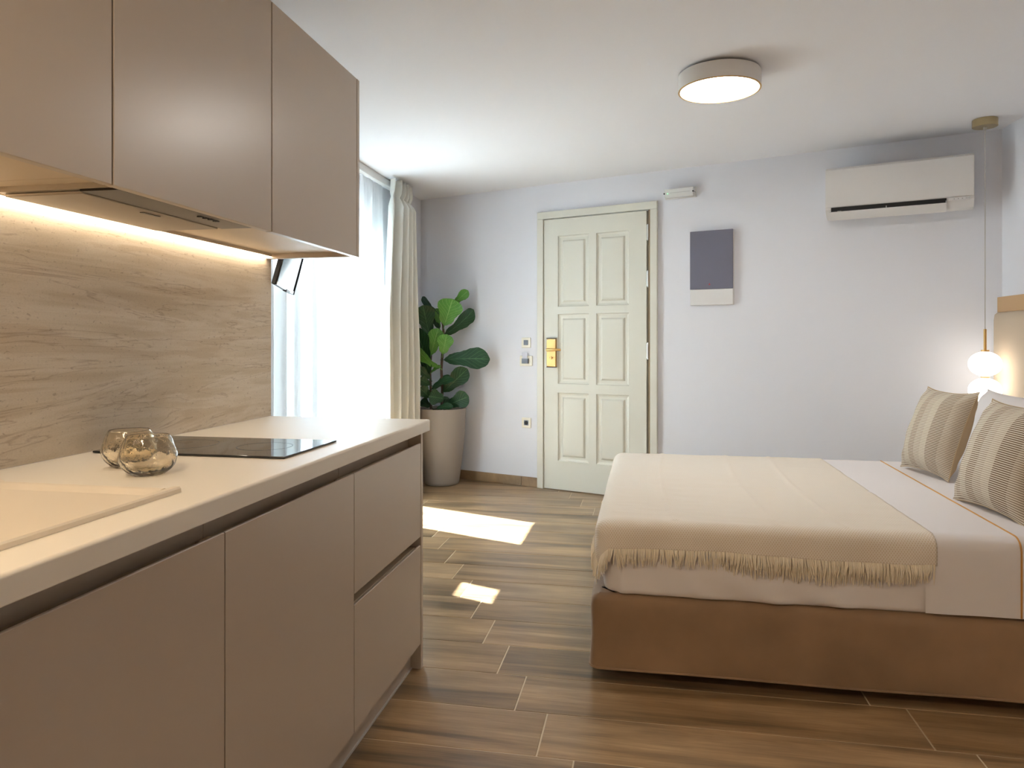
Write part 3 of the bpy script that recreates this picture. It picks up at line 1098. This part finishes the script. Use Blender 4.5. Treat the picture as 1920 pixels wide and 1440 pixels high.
box(tb, .122, .146, FY - .040, FY - .030, 1.029, 1.037, bev=.002)
obj('thumb_turn', tb, M['brass'], d1, space=DWM, smooth=True)

# ------------------------------------------------------------------ wall fittings on the door wall
def dwthing(name, label, cat, w, z, group=None):
    return thing(name, label, cat, mat4=DWM @ Matrix.Translation((w, 0, z)), group=group)


s1 = dwthing('light_switch', 'ivory light switch with grey key, uppermost beside the door', 'switch', -.112, 1.15)
obj('plate', bx(-.152, -.070, -.009, -.0004, 1.109, 1.190, bev=.003), M['ivory'], s1, space=DWM)
obj('key', bx(-.131, -.091, -.013, -.0095, 1.130, 1.170, bev=.0015), M['greykey'], s1, space=DWM)
s2 = dwthing('card_switch', 'wide ivory key-card switch with a card in it, below the light switch', 'switch', -.112, 1.0)
obj('plate', bx(-.168, -.055, -.009, -.0004, .963, 1.044, bev=.003), M['ivory'], s2, space=DWM)
obj('card_holder', bx(-.143, -.085, -.024, -.0095, .983, 1.022, bev=.002), M['greykey'], s2, space=DWM)
cdm = plain('card_print', lin(214, 214, 224), .4)
kc = obj('key_card', bx(-.140, -.094, -.018, -.0165, .999, 1.068, bev=.0006, seg=1), cdm, origin=DWM @ Vector((-.117, -.017, 1.03)), space=DWM)
tag(kc, 'pale plastic key card standing in the card switch', 'card')
s3 = dwthing('power_socket', 'ivory power socket with dark round insert, low beside the door', 'socket', -.109, .508)
obj('plate', bx(-.150, -.067, -.009, -.0004, .467, .549, bev=.003), M['ivory'], s3, space=DWM)
ins = obj('insert', bx(-.129, -.088, -.0110, -.0093, .488, .528, bev=.001, seg=1), M['greykey'], s3, space=DWM)
skb = B()
tube(skb, [(-.1085, -.0111, .508), (-.1085, -.0116, .508)], .0165, 24)
for dx in (-.008, .008):
    tube(skb, [(-.1085 + dx, -.0116, .508), (-.1085 + dx, -.0120, .508)], .0026, 10)
obj('recess', skb, M['black'], ins, space=DWM)

fbx = dwthing('fuse_box', 'flat wall box with slate grey cover and white lower strip, right of the door', 'fuse box', 1.37, 1.67)
obj('housing', bx(1.226, 1.522, -.020, -.0004, 1.412, 1.930, bev=.002, seg=1), M['white'], fbx, space=DWM)
cvr = obj('cover', bx(1.222, 1.519, -.032, -.0203, 1.524, 1.931, bev=.0015, seg=1), M['panelgrey'], fbx, space=DWM)
obj('lower_cover', bx(1.224, 1.519, -.030, -.0203, 1.413, 1.5225, bev=.0015, seg=1), M['white'], fbx, space=DWM)
rm = B()
prism(rm, [(1.352, 1.552), (1.366, 1.552), (1.360, 1.566)], -.0325, -.0321, 'y')
obj('mark', rm, M['redmark'], cvr, space=DWM)

em = dwthing('emergency_light', 'small white bulkhead emergency light above the door corner', 'light', 1.145, 2.21)
obj('base', bx(1.034, 1.262, -.012, -.0004, 2.178, 2.252, bev=.003), M['white'], em, space=DWM)
obj('lens', bx(1.042, 1.254, -.052, -.0124, 2.184, 2.247, bev=.008), plain('milky_lens', lin(232, 233, 231), .25), em, space=DWM)
for x in (1.036, 1.243):
    obj('screw', tube(B(), [(x + .006, -.0122, 2.214), (x + .006, -.054, 2.214)], .0055, 10), M['dark'], em, space=DWM)
eb = B()
for k in range(18):
    box(eb, 1.085 + .008 * k, 1.0885 + .008 * k, -.0528, -.0521, 2.214, 2.2175)
obj('tube_marks', eb, M['iconic'], em, space=DWM)
lb_ = B()
lathe(lb_, [(0, 0), (.005, .001), (.003, .004), (0, .005)], (0, 0, 0), 12)
obj('indicator', lb_, M['green'], em, space=DWM @ Matrix.Translation((1.067, -.0521, 2.212)) @ Matrix.Rotation(R(90), 4, 'X'), label='small green indicator lamp')

# ------------------------------------------------------------------ air conditioner
ac = dwthing('air_conditioner', 'white wall air conditioner with a dark open slot, high right of the door', 'air conditioner', 2.51, 1.93)
AX0, AX1 = 2.122, 2.902
prof = [(-.0004, 1.945), (-.0004, 2.232), (-.150, 2.236), (-.180, 2.230), (-.197, 2.215), (-.200, 2.00), (-.196, 1.975), (-.15, 1.938), (-.10, 1.928), (-.05, 1.932)]
bp = prism(B(), prof, AX0, AX1, 'x')
obj('body', bp, M['white'], ac, space=DWM, smooth=True, auto=30)
fp = prism(B(), [(-.2005, 1.998), (-.1985, 2.214), (-.184, 2.2285), (-.187, 2.2325), (-.204, 2.217), (-.2065, 1.996), (-.204, 1.990), (-.2005, 1.990)], AX0 + .003, AX1 - .003, 'x')
obj('front_panel', fp, M['white'], ac, space=DWM, smooth=True, auto=30)
obj('outlet_slot', prism(B(), [(-.2012, 1.957), (-.2012, 1.986), (-.196, 1.988), (-.176, 1.952)], AX0 + .032, AX1 - .135, 'x'), M['black'], ac, space=DWM, label='dark open air outlet')
fb_ = prism(B(), [(-.196, 1.952), (-.2035, 1.960), (-.2055, 1.957), (-.160, 1.925), (-.13, 1.917), (-.125, 1.922)], AX0 + .024, AX1 - .135, 'x')
obj('louvre_flap', fb_, M['white'], ac, space=DWM, smooth=True)
for k, w in enumerate([2.190, 2.455, 2.762]):
    obj('vane', bx(w, w + (.022 if k == 0 else .006), -.2025, -.2015, 1.957, 1.964 if k == 0 else 1.972), M['iconic'], ac, space=DWM)
dsp = obj('display_strip', bx(AX1 - .128, AX1 - .020, -.2065, -.2012, 1.968, 1.986, bev=.001, seg=1), plain('ac_display', lin(222, 222, 222), .3), ac, space=DWM)
ib = B()
for k in range(3):
    w = AX1 - .098 + .020 * k
    tube(ib, [(w, -.2066, 1.977), (w, -.2069, 1.977)], .003, 10)
for k in range(6):
    box(ib, AX1 - .042 + .0034 * k, AX1 - .040 + .0034 * k, -.2069, -.2066, 1.9745, 1.9795)
obj('printed_icons', ib, M['iconic'], dsp, space=DWM)
gb = B()
for k in range(16):
    box(gb, AX0 + .03, AX1 - .03, -.15 + .0085 * k, -.1465 + .0085 * k, 2.236, 2.2385)
obj('top_grille', gb, M['white'], ac, space=DWM)

# ------------------------------------------------------------------ lamps
def ceiling_lamp(CX, CY, label, dmat):
    cl = thing('ceiling_lamp', label, 'lamp', (CX, CY, 2.31), group='round ceiling lamps')
    obj('mounting_plate', lathe(B(), [(0, 2.394), (.150, 2.394), (.150, 2.384), (0, 2.384)], (CX, CY, 0), 64), M['gold'], cl, smooth=True)
    drum = obj('drum', lathe(B(), [(0, 2.3835), (.181, 2.3835), (.183, 2.381), (.183, 2.3115), (.178, 2.3115), (.178, 2.376), (0, 2.376)], (CX, CY, 0), 96), M['lampshade'], cl, smooth=True)
    obj('rim', lathe(B(), [(.1835, 2.3112), (.184, 2.3105), (.1835, 2.3082), (.1745, 2.3078), (.1740, 2.3100), (.1780, 2.3112), (.1835, 2.3112)], (CX, CY, 0), 96), M['brass'], drum, smooth=True, label='thin brass rim')
    obj('diffuser', lathe(B(), [(0, 2.318), (.1765, 2.318), (.1765, 2.3125), (.16, 2.3118), (0, 2.3115)], (CX, CY, 0), 96), dmat, drum, smooth=True, label='glowing white diffuser')


ceiling_lamp(.333, 3.409, 'round white drum ceiling lamp, lit, with a brass rim, above the bed', M['diffuser'])
ceiling_lamp(-.70, -.22, 'assumed second drum ceiling lamp, added out of frame for warm light on the bed', M['diffuser_fill'])  # unseen lamp added to throw warm light on the near side of the bed

pd = thing('pendant_lamp', 'brass pendant lamp with two stacked glowing opal globes beside the headboard', 'lamp', (1.858, 4.409, .83))
PX, PY = 1.858, 4.409
obj('canopy', lathe(B(), [(0, 2.394), (.060, 2.394), (.062, 2.392), (.062, 2.354), (.060, 2.352), (0, 2.352)], (PX, PY, 0), 48), M['gold'], pd, smooth=True)
obj('cord_grip', lathe(B(), [(0, 2.3515), (.009, 2.3515), (.009, 2.338), (.004, 2.334), (0, 2.334)], (PX, PY, 0), 16), M['cord'], pd, smooth=True)
obj('cord', tube(B(), [(PX, PY, 2.335), (PX, PY, 1.8), (PX, PY, 1.225)], .0024, 8), M['cord'], pd, smooth=True)
obj('rod', tube(B(), [(PX, PY, 1.228), (PX, PY, 1.112)], .0075, 14), M['brass'], pd, smooth=True)


def globe(zc):
    prof = []
    for i in range(25):
        a = -90 + 180 * i / 24
        prof.append((max(0, .0815 * math.cos(R(a)) ** .92 if abs(a) < 90 else 0), .068 * math.sin(R(a))))
    return lathe(B(), prof, (PX, PY, zc), 48)


for (za, zb, r) in [(1.112, 1.104, .020), (.9625, .9575, .022)]:
    obj('brass_disc', lathe(B(), [(0, za), (r, za), (r, zb), (0, zb)], (PX, PY, 0), 32), M['brass'], pd)
obj('globe', globe(1.034), M['globe'], pd, smooth=True, label='upper glowing opal globe')
obj('globe', globe(.887), M['globe'], pd, smooth=True, label='lower glowing opal globe')

# ------------------------------------------------------------------ plant
PC = Vector((-1.634, 5.655, 0))
D0 = 5.86
fg = thing('fiddle_leaf_fig', 'fiddle-leaf fig with large green leaves in a tall tapered grey planter', 'plant', PC)
po = [(.0, .0008), (.128, .0008), (.138, .006), (.146, .03), (.158, .12), (.178, .28), (.191, .43), (.197, .55), (.199, .612), (.198, .618), (.190, .618), (.188, .612), (.186, .575), (0, .575)]
plt = obj('planter', lathe(B(), po, PC, 72), M['pot'], fg, smooth=True, auto=50)
sb = lathe(B(), [(0, .585), (.06, .592), (.12, .588), (.182, .582), (.182, .5755), (0, .5755)], PC, 40)
for v in sb.verts:
    if v.co.z > .58: v.co.z += .010 * N3(v.co.x * 25, v.co.y * 25)
obj('soil', sb, M['soil'], plt, smooth=True)


def cp(cx, cy):       # crop pixel of the plant close-up -> photo pixel
    return 770 + cx * 160 / 886.0, 530 + cy * 160 / 886.0


def pp(cx, cy, off=0.0):
    x, y = cp(cx, cy)
    return at(x, y, D0 + off)


st = B()
tube(st, [pp(212, 1310), pp(208, 1100), pp(203, 950), pp(207, 830), pp(215, 740, -.01)], [.010, .0095, .009, .008, .006], 9)
obj('stem', st, M['bark'], fg, smooth=True)
st = B()
tube(st, [pp(322, 1310, .03), pp(330, 1100, .03), pp(318, 900, .03), pp(330, 740, .02), pp(345, 560, .02), pp(335, 440, .02), pp(300, 330, .02)], [.012, .0115, .011, .0105, .010, .008, .005], 9)
obj('stem', st, M['bark'], fg, smooth=True)

WPROF = [(0, .03), (.06, .22), (.14, .46), (.26, .58), (.36, .60), (.48, .74), (.62, .95), (.76, 1.0), (.88, .84), (.96, .5), (1.0, .06)]


def wprof(t):
    for (a, wa), (b_, wb_) in zip(WPROF, WPROF[1:]):
        if t <= b_:
            q = (t - a) / (b_ - a)
            q = q * q * (3 - 2 * q)
            return wa + (wb_ - wa) * q
    return .05


lseed = [0]


def leaf_mesh(base, tip, wpx, d0=0.0, d1=0.0, roll=1, bend=.12, new=False, cup=.25):
    """leaf from base to tip (close-up pixels), wpx = seen width, d0/d1 = depth of base and tip behind the stem plane"""
    lseed[0] += 1
    sd = lseed[0] * 3.7
    p0, p1 = pp(*base, d0), pp(*tip, d1)
    p1 = p0 + (p1 - p0) * 1.05
    ax = p1 - p0
    L = ax.length
    ax.normalize()
    view = (p0 - Vector((0, 0, EYE))).normalized()
    side = ax.cross(view).normalized()
    seen = 1.14 * wpx * 160 / 886.0 / F_PX * D0
    real = max(seen, .50 * L)
    cs = min(1.0, seen / real)
    wv = (side * cs + view * (math.sqrt(max(0, 1 - cs * cs)) * roll)).normalized()
    nv = ax.cross(wv).normalized()
    if nv.dot(view) > 0: nv = -nv

    def fn(u, v):
        s = (u - .5) * 2
        w = wprof(v) * real * .5
        p = p0 + ax * (L * v) + wv * (s * w)
        h = bend * L * (4 * v * (1 - v)) * .5
        h += cup * w * (abs(s) ** 1.6) * .5
        h += .06 * w * math.sin(v * 17 + sd + (1.5 if s > 0 else 0)) * abs(s) ** 2
        h -= .02 * L * math.sin(2 * math.pi * 3.7 * (v - .37 * abs(s))) * .25
        return p + nv * h
    b = grid(B(), 14, 22, fn)
    # stalk
    stem_dir = ax
    tube(b, [p0 - stem_dir * min(.03, .3 * L), p0, p0 + stem_dir * (.1 * L) + nv * (.2 * bend * L)], [.003, .0032, .002], 6)
    return obj('leaf', b, M['leaf_new_lit'] if new else M['leaf_old_shaded'], fg, smooth=True, auto=0)  # new also marks leaves coloured bright for the light on them


leaf_mesh((450, 215), (590, 88), 95, .06, .02, -1, .1, True)
leaf_mesh((350, 445), (432, 182), 235, -.02, -.06, 1, .10, True)
leaf_mesh((195, 545), (128, 250), 190, -.02, -.06, 1, -.10)
leaf_mesh((268, 300), (128, 152), 62, .06, .06, 1, .15)
leaf_mesh((345, 545), (640, 292), 135, .03, .06, -1, .12)
leaf_mesh((210, 752), (282, 488), 150, -.02, -.05, -1, .06, True)
leaf_mesh((333, 742), (372, 545), 150, -.05, -.10, 1, .12, True)
leaf_mesh((195, 955), (60, 490), 175, -.03, -.10, 1, -.05)
leaf_mesh((300, 880), (82, 690), 85, -.05, -.10, 1, .22, True)
leaf_mesh((345, 802), (800, 795), 195, .0, -.06, 1, .10)
leaf_mesh((338, 1135), (578, 905), 165, .02, -.02, -1, .10)
leaf_mesh((220, 1105), (440, 1005), 70, -.06, -.10, 1, .2)
leaf_mesh((198, 1000), (88, 885), 80, -.03, -.08, 1, .1)
leaf_mesh((200, 1060), (95, 1000), 100, -.04, -.08, -1, .1)
leaf_mesh((200, 1190), (95, 1095), 125, -.02, -.06, 1, .1)
leaf_mesh((350, 1205), (198, 1180), 145, -.07, -.12, 1, .12)
leaf_mesh((385, 1270), (592, 1185), 160, -.03, -.08, 1, .1)
leaf_mesh((265, 1312), (432, 1285), 62, -.10, -.13, 1, .2)
leaf_mesh((205, 1290), (112, 1225), 95, .03, .05, 1, .1)
leaf_mesh((300, 425), (262, 275), 100, .05, .07, 1, .08, True)
leaf_mesh((215, 1110), (420, 985), 90, .06, .09, 1, .1)
leaf_mesh((300, 480), (225, 320), 100, .09, .10, 1, .06)
leaf_mesh((195, 950), (310, 865), 35, .0, -.03, 1, .1, True)
leaf_mesh((330, 1290), (380, 1190), 80, .05, .06, 1, .1)

# ------------------------------------------------------------------ bed
BX0, BX1, BY0, BY1 = -.188, 1.925, 2.470, 4.035
bd = thing('bed_base', 'low divan base covered in taupe velvet under the mattress', 'bed', ((BX0 + BX1) / 2, (BY0 + BY1) / 2, 0))


def base_disp(x, y, nx, ny, z):
    d = .010 * N3(x * 2.6 + z * 3, z * 5, 2.0) + .005 * N3(x * 7 - z * 6, y * 9, z * 4)
    if ny < -.5:
        d += .008 * math.exp(-((z - .16) / .1) ** 2) * N3(x * 2.3, 7, 1)
        for sx in (.417, 1.05):
            d -= .0045 * math.exp(-((x - sx) / .006) ** 2)
    return d


pr = [(.045, .044), (.012, .040), (.001, .045), (0, .058), (.001, .10), (.002, .15), (.002, .20), (.001, .25), (.004, .272), (.012, .284), (.030, .291), (.08, .293)]
b = loft(B(), BX0, BX1, BY0, BY1, .035, pr, 6, 90, base_disp)
for v in b.verts:
    if v.co.z < .05:
        v.co.z += .006 * N3(v.co.x * 2.4, v.co.y * 2.4, 9) + .0015 * math.sin(v.co.x * 90)
obj('velvet_cover', b, M['velvet'], bd, smooth=True, auto=50)
hm = B()
pts = [p for p in rrect_pts(BX0, BX1, BY0, BY1, .035, 6, 60)]
# hem stitched round the foot of the cover
ring = [(x + nx * .0015, y + ny * .0015, .045 + .006 * N3(x * 2.4, y * 2.4, 9)) for (x, y, nx, ny) in pts]
tube(hm, ring + [ring[0]], .0042, 6, cap=False)
obj('hem', hm, M['velvet'], bd, smooth=True)
for x in (BX0 + .16, BX1 - .16):
    for y in (BY0 + .22, BY1 - .22):
        obj('foot', lathe(B(), [(0, .0008), (.022, .0008), (.026, .004), (.028, .045), (0, .045)], (x, y, 0), 20), M['dark'], bd, smooth=True)

mt = thing('mattress', 'mattress tightly wrapped in white cotton sheets with an ochre line', 'mattress', ((BX0 + BX1) / 2, (BY0 + BY1) / 2, .294))
MX0, MX1, MY0, MY1 = -.150, 1.93, 2.482, 4.030
MZ = .541


def mat_disp(x, y, nx, ny, z):
    d = .003 * N3(x * 3, y * 3, z * 4)
    if ny < -.5:
        # tucked sheet: slanting pulls towards the foot corner
        q = (z - .29) / .2
        s = x - .30 - .9 * (.40 - z) * 2
        d += .017 * math.exp(-((x + 1.9 * (z - .30) - .42) / .05) ** 2) * max(0, 1 - abs(q - .3))
        d += .013 * math.exp(-((x + 2.6 * (z - .30) - .62) / .045) ** 2) * max(0, 1 - abs(q - .25))
        d += .012 * math.exp(-((x + 1.2 * (z - .30) - .20) / .03) ** 2) * max(0, 1 - abs(q - .4))
        d += .003 * N3(x * 14, z * 10, 5) * max(0, 1 - q)
        if z < .33 and x < .3: d += .006 * N3(x * 22, 3, 1)
    if nx < -.3 and z < .36: d -= .005 * (1 + N3(y * 8, 2, 3))
    return d


prm = [(.03, .2938), (.012, .2942), (.005, .300), (.002, .312), (0, .335), (-.003, .37), (-.004, .41), (-.003, .45), (0, .485), (.004, .505), (.012, .522), (.026, .534), (.048, .540), (.09, MZ)]
b = loft(B(), MX0, MX1, MY0, MY1, .075, prm, 10, 150, mat_disp)
obj('fitted_sheet', b, M['sheet'], mt, smooth=True, auto=60)


def bed_path(y, off):
    """(y, z) outline of the mattress top and near side: y falls from the far side, then down"""
    return None


def over_bed(x, t, off, z0):
    """point on the mattress surface: t = distance along the top from the far edge, bends down at the near edge"""
    r = .042
    yn = MY0 - .0045
    L1 = (MY1 - .05) - (yn + r)
    if t <= L1:
        return (x, MY1 - .05 - t, MZ + off)
    a = (t - L1) / (r + off)
    if a <= math.pi / 2:
        return (x, yn + r - (r + off) * math.sin(a), MZ - r + (r + off) * math.cos(a))
    dz = t - L1 - (r + off) * math.pi / 2
    return (x, yn - off, MZ - r - dz)


LT = (MY1 - .05) - (MY0 - .0045 + .042) + .045 * math.pi / 2
TD = MZ - .042 - .300
b = B()
pts = [over_bed(1.190 - .045 * min(1, max(0, (k / 160.0 * (LT + TD)) / LT)), k / 160.0 * (LT + TD), .0042, 0) for k in range(161)]
tube(b, pts, .0028, 6)
obj('ochre_line', b, M['orange'], mt, smooth=True, label='ochre line sewn across the top sheet')
b = grid(B(), 60, 60, lambda u, v: over_bed(.872 + (MX1 - .09 - .872) * u, v * (LT + TD), .0030 + .0012 * N3(u * 9, v * 9, 4), 0))
obj('top_sheet', b, M['sheet'], mt, smooth=True, auto=0)

# throw across the foot of the bed, hanging over the near side and the foot
TX1 = .905


def throw_pt(u, v, lift=0.0):
    """u along the bed (0 = foot hem), v across (0 = far side, 1 = near hem)"""
    r = .046
    xf, yn = MX0 - .018, MY0 - .008
    hx = .062                       # hang over the foot
    hy = .040 + .006 * u + .004 * math.sin(9 * u + 1)   # hang over the near side
    s = -hx - r * .57 + (TX1 - xf - .0 + hx + r * .57) * u       # 0 = foot bend start
    W = (MY1 - .03) - yn
    t = (W + hy + r * .57) * v - W                                  # >0 = beyond near bend
    ox = max(0.0, r - s) if s < r else 0.0
    oy = max(0.0, t + r) if t > -r else 0.0
    off = .005 + lift
    L = math.hypot(ox, oy)
    x = xf + max(s, r)
    y = yn + max(-t, r)
    z = MZ + off
    if L > 0:
        dx, dy = -ox / L, -oy / L
        if ox > 0 and oy > 0:
            # corner: cloth gathers, keep the drop near the larger overhang
            L = max(ox, oy) + .45 * min(ox, oy)
        a = L / r
        if a < math.pi / 2:
            h, dz = (r + off) * math.sin(a), (r + off) * (1 - math.cos(a))
        else:
            h, dz = r + off, (r + off) + (L - r * math.pi / 2)
        x += dx * h
        y += dy * h
        z -= dz
        q = max(0, dz - .03)
        wob = .010 * q / .1 * (N3(x * 7, y * 7, 2) + .6 * math.sin(u * 31 + v * 17))
        x += dx * (wob + .05 * q)
        y += dy * (wob + .05 * q)
    else:
        for cxr, wd_ in ((.07, .010), (.40, .012), (.62, .008)):
            xx = cxr + .03 * v - .04 * math.sin(v * 3) + .02
            z += .0035 * math.exp(-((x - xx) / wd_) ** 2)
        z += .0022 * N3(x * 5, y * 14, 1) + .0012 * N3(x * 12, y * 40, 6)
    return Vector((x, y, z))


th = thing('throw_blanket', 'cream woven throw with fringed edges spread over the foot of the bed', 'blanket', (.35, 3.2, MZ))
b = grid(B(), 130, 190, throw_pt)
cm = obj('cloth', b, M['throw'], th, smooth=True, auto=0)
smo = cm.modifiers.new('thickness', 'SOLIDIFY')
smo.thickness = .003
smo.offset = 1
b = grid(B(), 60, 12, lambda u, v: throw_pt(.40 + .57 * u, .90 + .128 * v - .02 * (1 - math.sin(math.pi * u)) * v, -.004))
uf = obj('under_fold', b, M['throw'], th, smooth=True, auto=0)


def strands(fn, n, length, rad, spread, sd, droop=1.0):
    rnd = random.Random(sd)
    b = B()
    for i in range(n):
        u = min(1.0, max(0.0, (i + rnd.random() * 1.6 - .3) / n))
        p, out = fn(u)
        cl = N3(u * 38, sd, 0)                 # strands lean together in tufts
        l = length * (1 + .30 * N3(u * 55, sd, 4)) * rnd.uniform(.72, 1.12)
        lat = Vector((out.y, -out.x, 0)) * (spread * (1.5 * cl + rnd.uniform(-.45, .45)))
        lift = .005 + .009 * max(0, N3(u * 30, 2, sd)) + .003 * rnd.random()
        pts = [p + Vector((0, 0, .005)), p + out * lift + Vector((0, 0, -.22 * l)) + lat * .2,
               p + out * (lift * 1.2) + Vector((0, 0, -.6 * l)) + lat * .7, p + out * rnd.uniform(.001, .012) + Vector((0, 0, -l)) + lat * 1.1]
        tube(b, pts, [rad * 1.2, rad * 1.2, rad, rad * .45], 4, cap=False)
    return b


near = lambda u: (throw_pt(.005 + .99 * u, 1.0), Vector((0, -1, 0)))
obj('fringe', strands(near, 430, .050, .0017, .014, 3), M['fringe'], cm, kind='stuff', smooth=True)
low = lambda u: (throw_pt(.41 + .55 * u, 1.0 + .016 * math.sin(math.pi * u) ** .5, -.004) + Vector((0, .002, -.004)), Vector((0, -.6, 0)))
obj('fringe', strands(low, 240, .044, .0016, .012, 5), M['fringe'], uf, kind='stuff', smooth=True)
foot = lambda u: (throw_pt(0.0, .02 + .97 * u), Vector((-1, 0, 0)))
obj('fringe', strands(foot, 400, .060, .0017, .016, 8), M['fringe'], cm, kind='stuff', smooth=True)


# cushions and pillows
def cushion_half(W, H, T, sgn, n=36, pinch=.07, ear=.03, seed=0):
    def fn(u, v):
        s, t = u * 2 - 1, v * 2 - 1
        ex = (1 - abs(s) ** 2.4) ; ey = (1 - abs(t) ** 2.4)
        th_ = T * .5 * max(0, ex) ** .55 * max(0, ey) ** .55
        x = W * .5 * s * (1 - pinch * (1 - t * t) ** 1.0 * abs(s) ** 3 + ear * abs(t) ** 6 * abs(s) ** 3)
        z = H * .5 * t * (1 - pinch * (1 - s * s) ** 1.0 * abs(t) ** 3 + ear * abs(s) ** 6 * abs(t) ** 3)
        rim = max(abs(s), abs(t))
        wr = .006 * N3(s * 2.5 + seed, t * 2.5, seed) * (1 - rim ** 8)
        crease = .006 * math.sin(14 * (abs(s) - abs(t))) * math.exp(-((1.62 - abs(s) - abs(t)) / .22) ** 2) * (1 - rim ** 10)
        return (x, sgn * (th_ + (wr + crease) * min(1, th_ / .02)), z + H * .5)
    return grid(B(), n, n, fn, flip=(sgn > 0))


def cushion(name, label, cat, loc, facing, lean, W, H, T, mats, group, seed=0, piped=True, roll=0.0):
    """facing = world heading the front looks along (deg, 180 = -X); lean = backwards tilt"""
    Mx = Matrix.Translation(loc) @ Matrix.Rotation(R(facing + 90), 4, 'Z') @ Matrix.Rotation(R(-lean), 4, 'X') @ Matrix.Rotation(R(roll), 4, 'Y')
    t = thing(name, label, cat, mat4=Mx, group=group)
    obj('front_cover', cushion_half(W, H, T, -1, seed=seed), mats[0], t, space=Mx, smooth=True, auto=0)
    obj('back_cover', cushion_half(W, H, T, 1, seed=seed + 5), mats[1], t, space=Mx, smooth=True, auto=0)
    if piped:
        pts = []
        n = 24
        def rim(s, t_):
            x = W * .5 * s * (1 - .07 * (1 - t_ * t_) * abs(s) ** 3 + .03 * abs(t_) ** 6 * abs(s) ** 3)
            z = H * .5 * t_ * (1 - .07 * (1 - s * s) * abs(t_) ** 3 + .03 * abs(s) ** 6 * abs(t_) ** 3)
            return (x, 0, z + H * .5)
        for k in range(n): pts.append(rim(-1 + 2 * k / n, -1))
        for k in range(n): pts.append(rim(1, -1 + 2 * k / n))
        for k in range(n): pts.append(rim(1 - 2 * k / n, 1))
        for k in range(n): pts.append(rim(-1, 1 - 2 * k / n))
        pb = B()
        tube(pb, pts + [pts[0]], .0022, 6, cap=False)
        obj('piping', pb, mats[1], t, space=Mx, smooth=True)
    return t


# front_cover looks along local -y; facing 180+a means towards -X
cushion('cushion', 'ribbed beige cushion on the far side, nearer the pendant lamp', 'cushion', (1.262, 3.605, MZ + .014), 190, 19, .38, .40, .17, (M['ribbed'], M['cushback']), 'ribbed beige cushions on the bed', 1)
cushion('cushion', 'ribbed beige cushion on the near side, cut off by the photo edge', 'cushion', (1.215, 2.875, MZ + .004), 188, 21, .405, .412, .18, (M['ribbed'], M['cushback']), 'ribbed beige cushions on the bed', 4)
cushion('pillow', 'white pillow behind the far ribbed cushion, below the lit globes', 'pillow', (1.56, 3.70, MZ + .012), 180, 24, .68, .39, .20, (M['sheet'], M['sheet']), 'white pillows against the headboard', 11, True)
cushion('pillow', 'white pillow behind the near ribbed cushion, at the photo edge', 'pillow', (1.56, 2.97, MZ + .012), 180, 20, .66, .46, .20, (M['sheet'], M['sheet']), 'white pillows against the headboard', 15, True)

hbd = thing('headboard', 'upholstered beige headboard with a tan top rail against the right wall', 'headboard', (2.0, 3.3, .3))
obj('padded_panel', loft(B(), 1.958, 2.0385, 2.05, 4.556, .02, [(.02, .0008), (.004, .012), (0, .03), (0, .4), (-.002, .8), (0, 1.28), (.004, 1.312), (.018, 1.325)], 5, 40), M['headfab'], hbd, smooth=True, auto=60)
obj('top_rail', bx(1.978, 2.0385, 2.05, 4.545, 1.326, 1.412, bev=.002), M['headrail'], hbd)
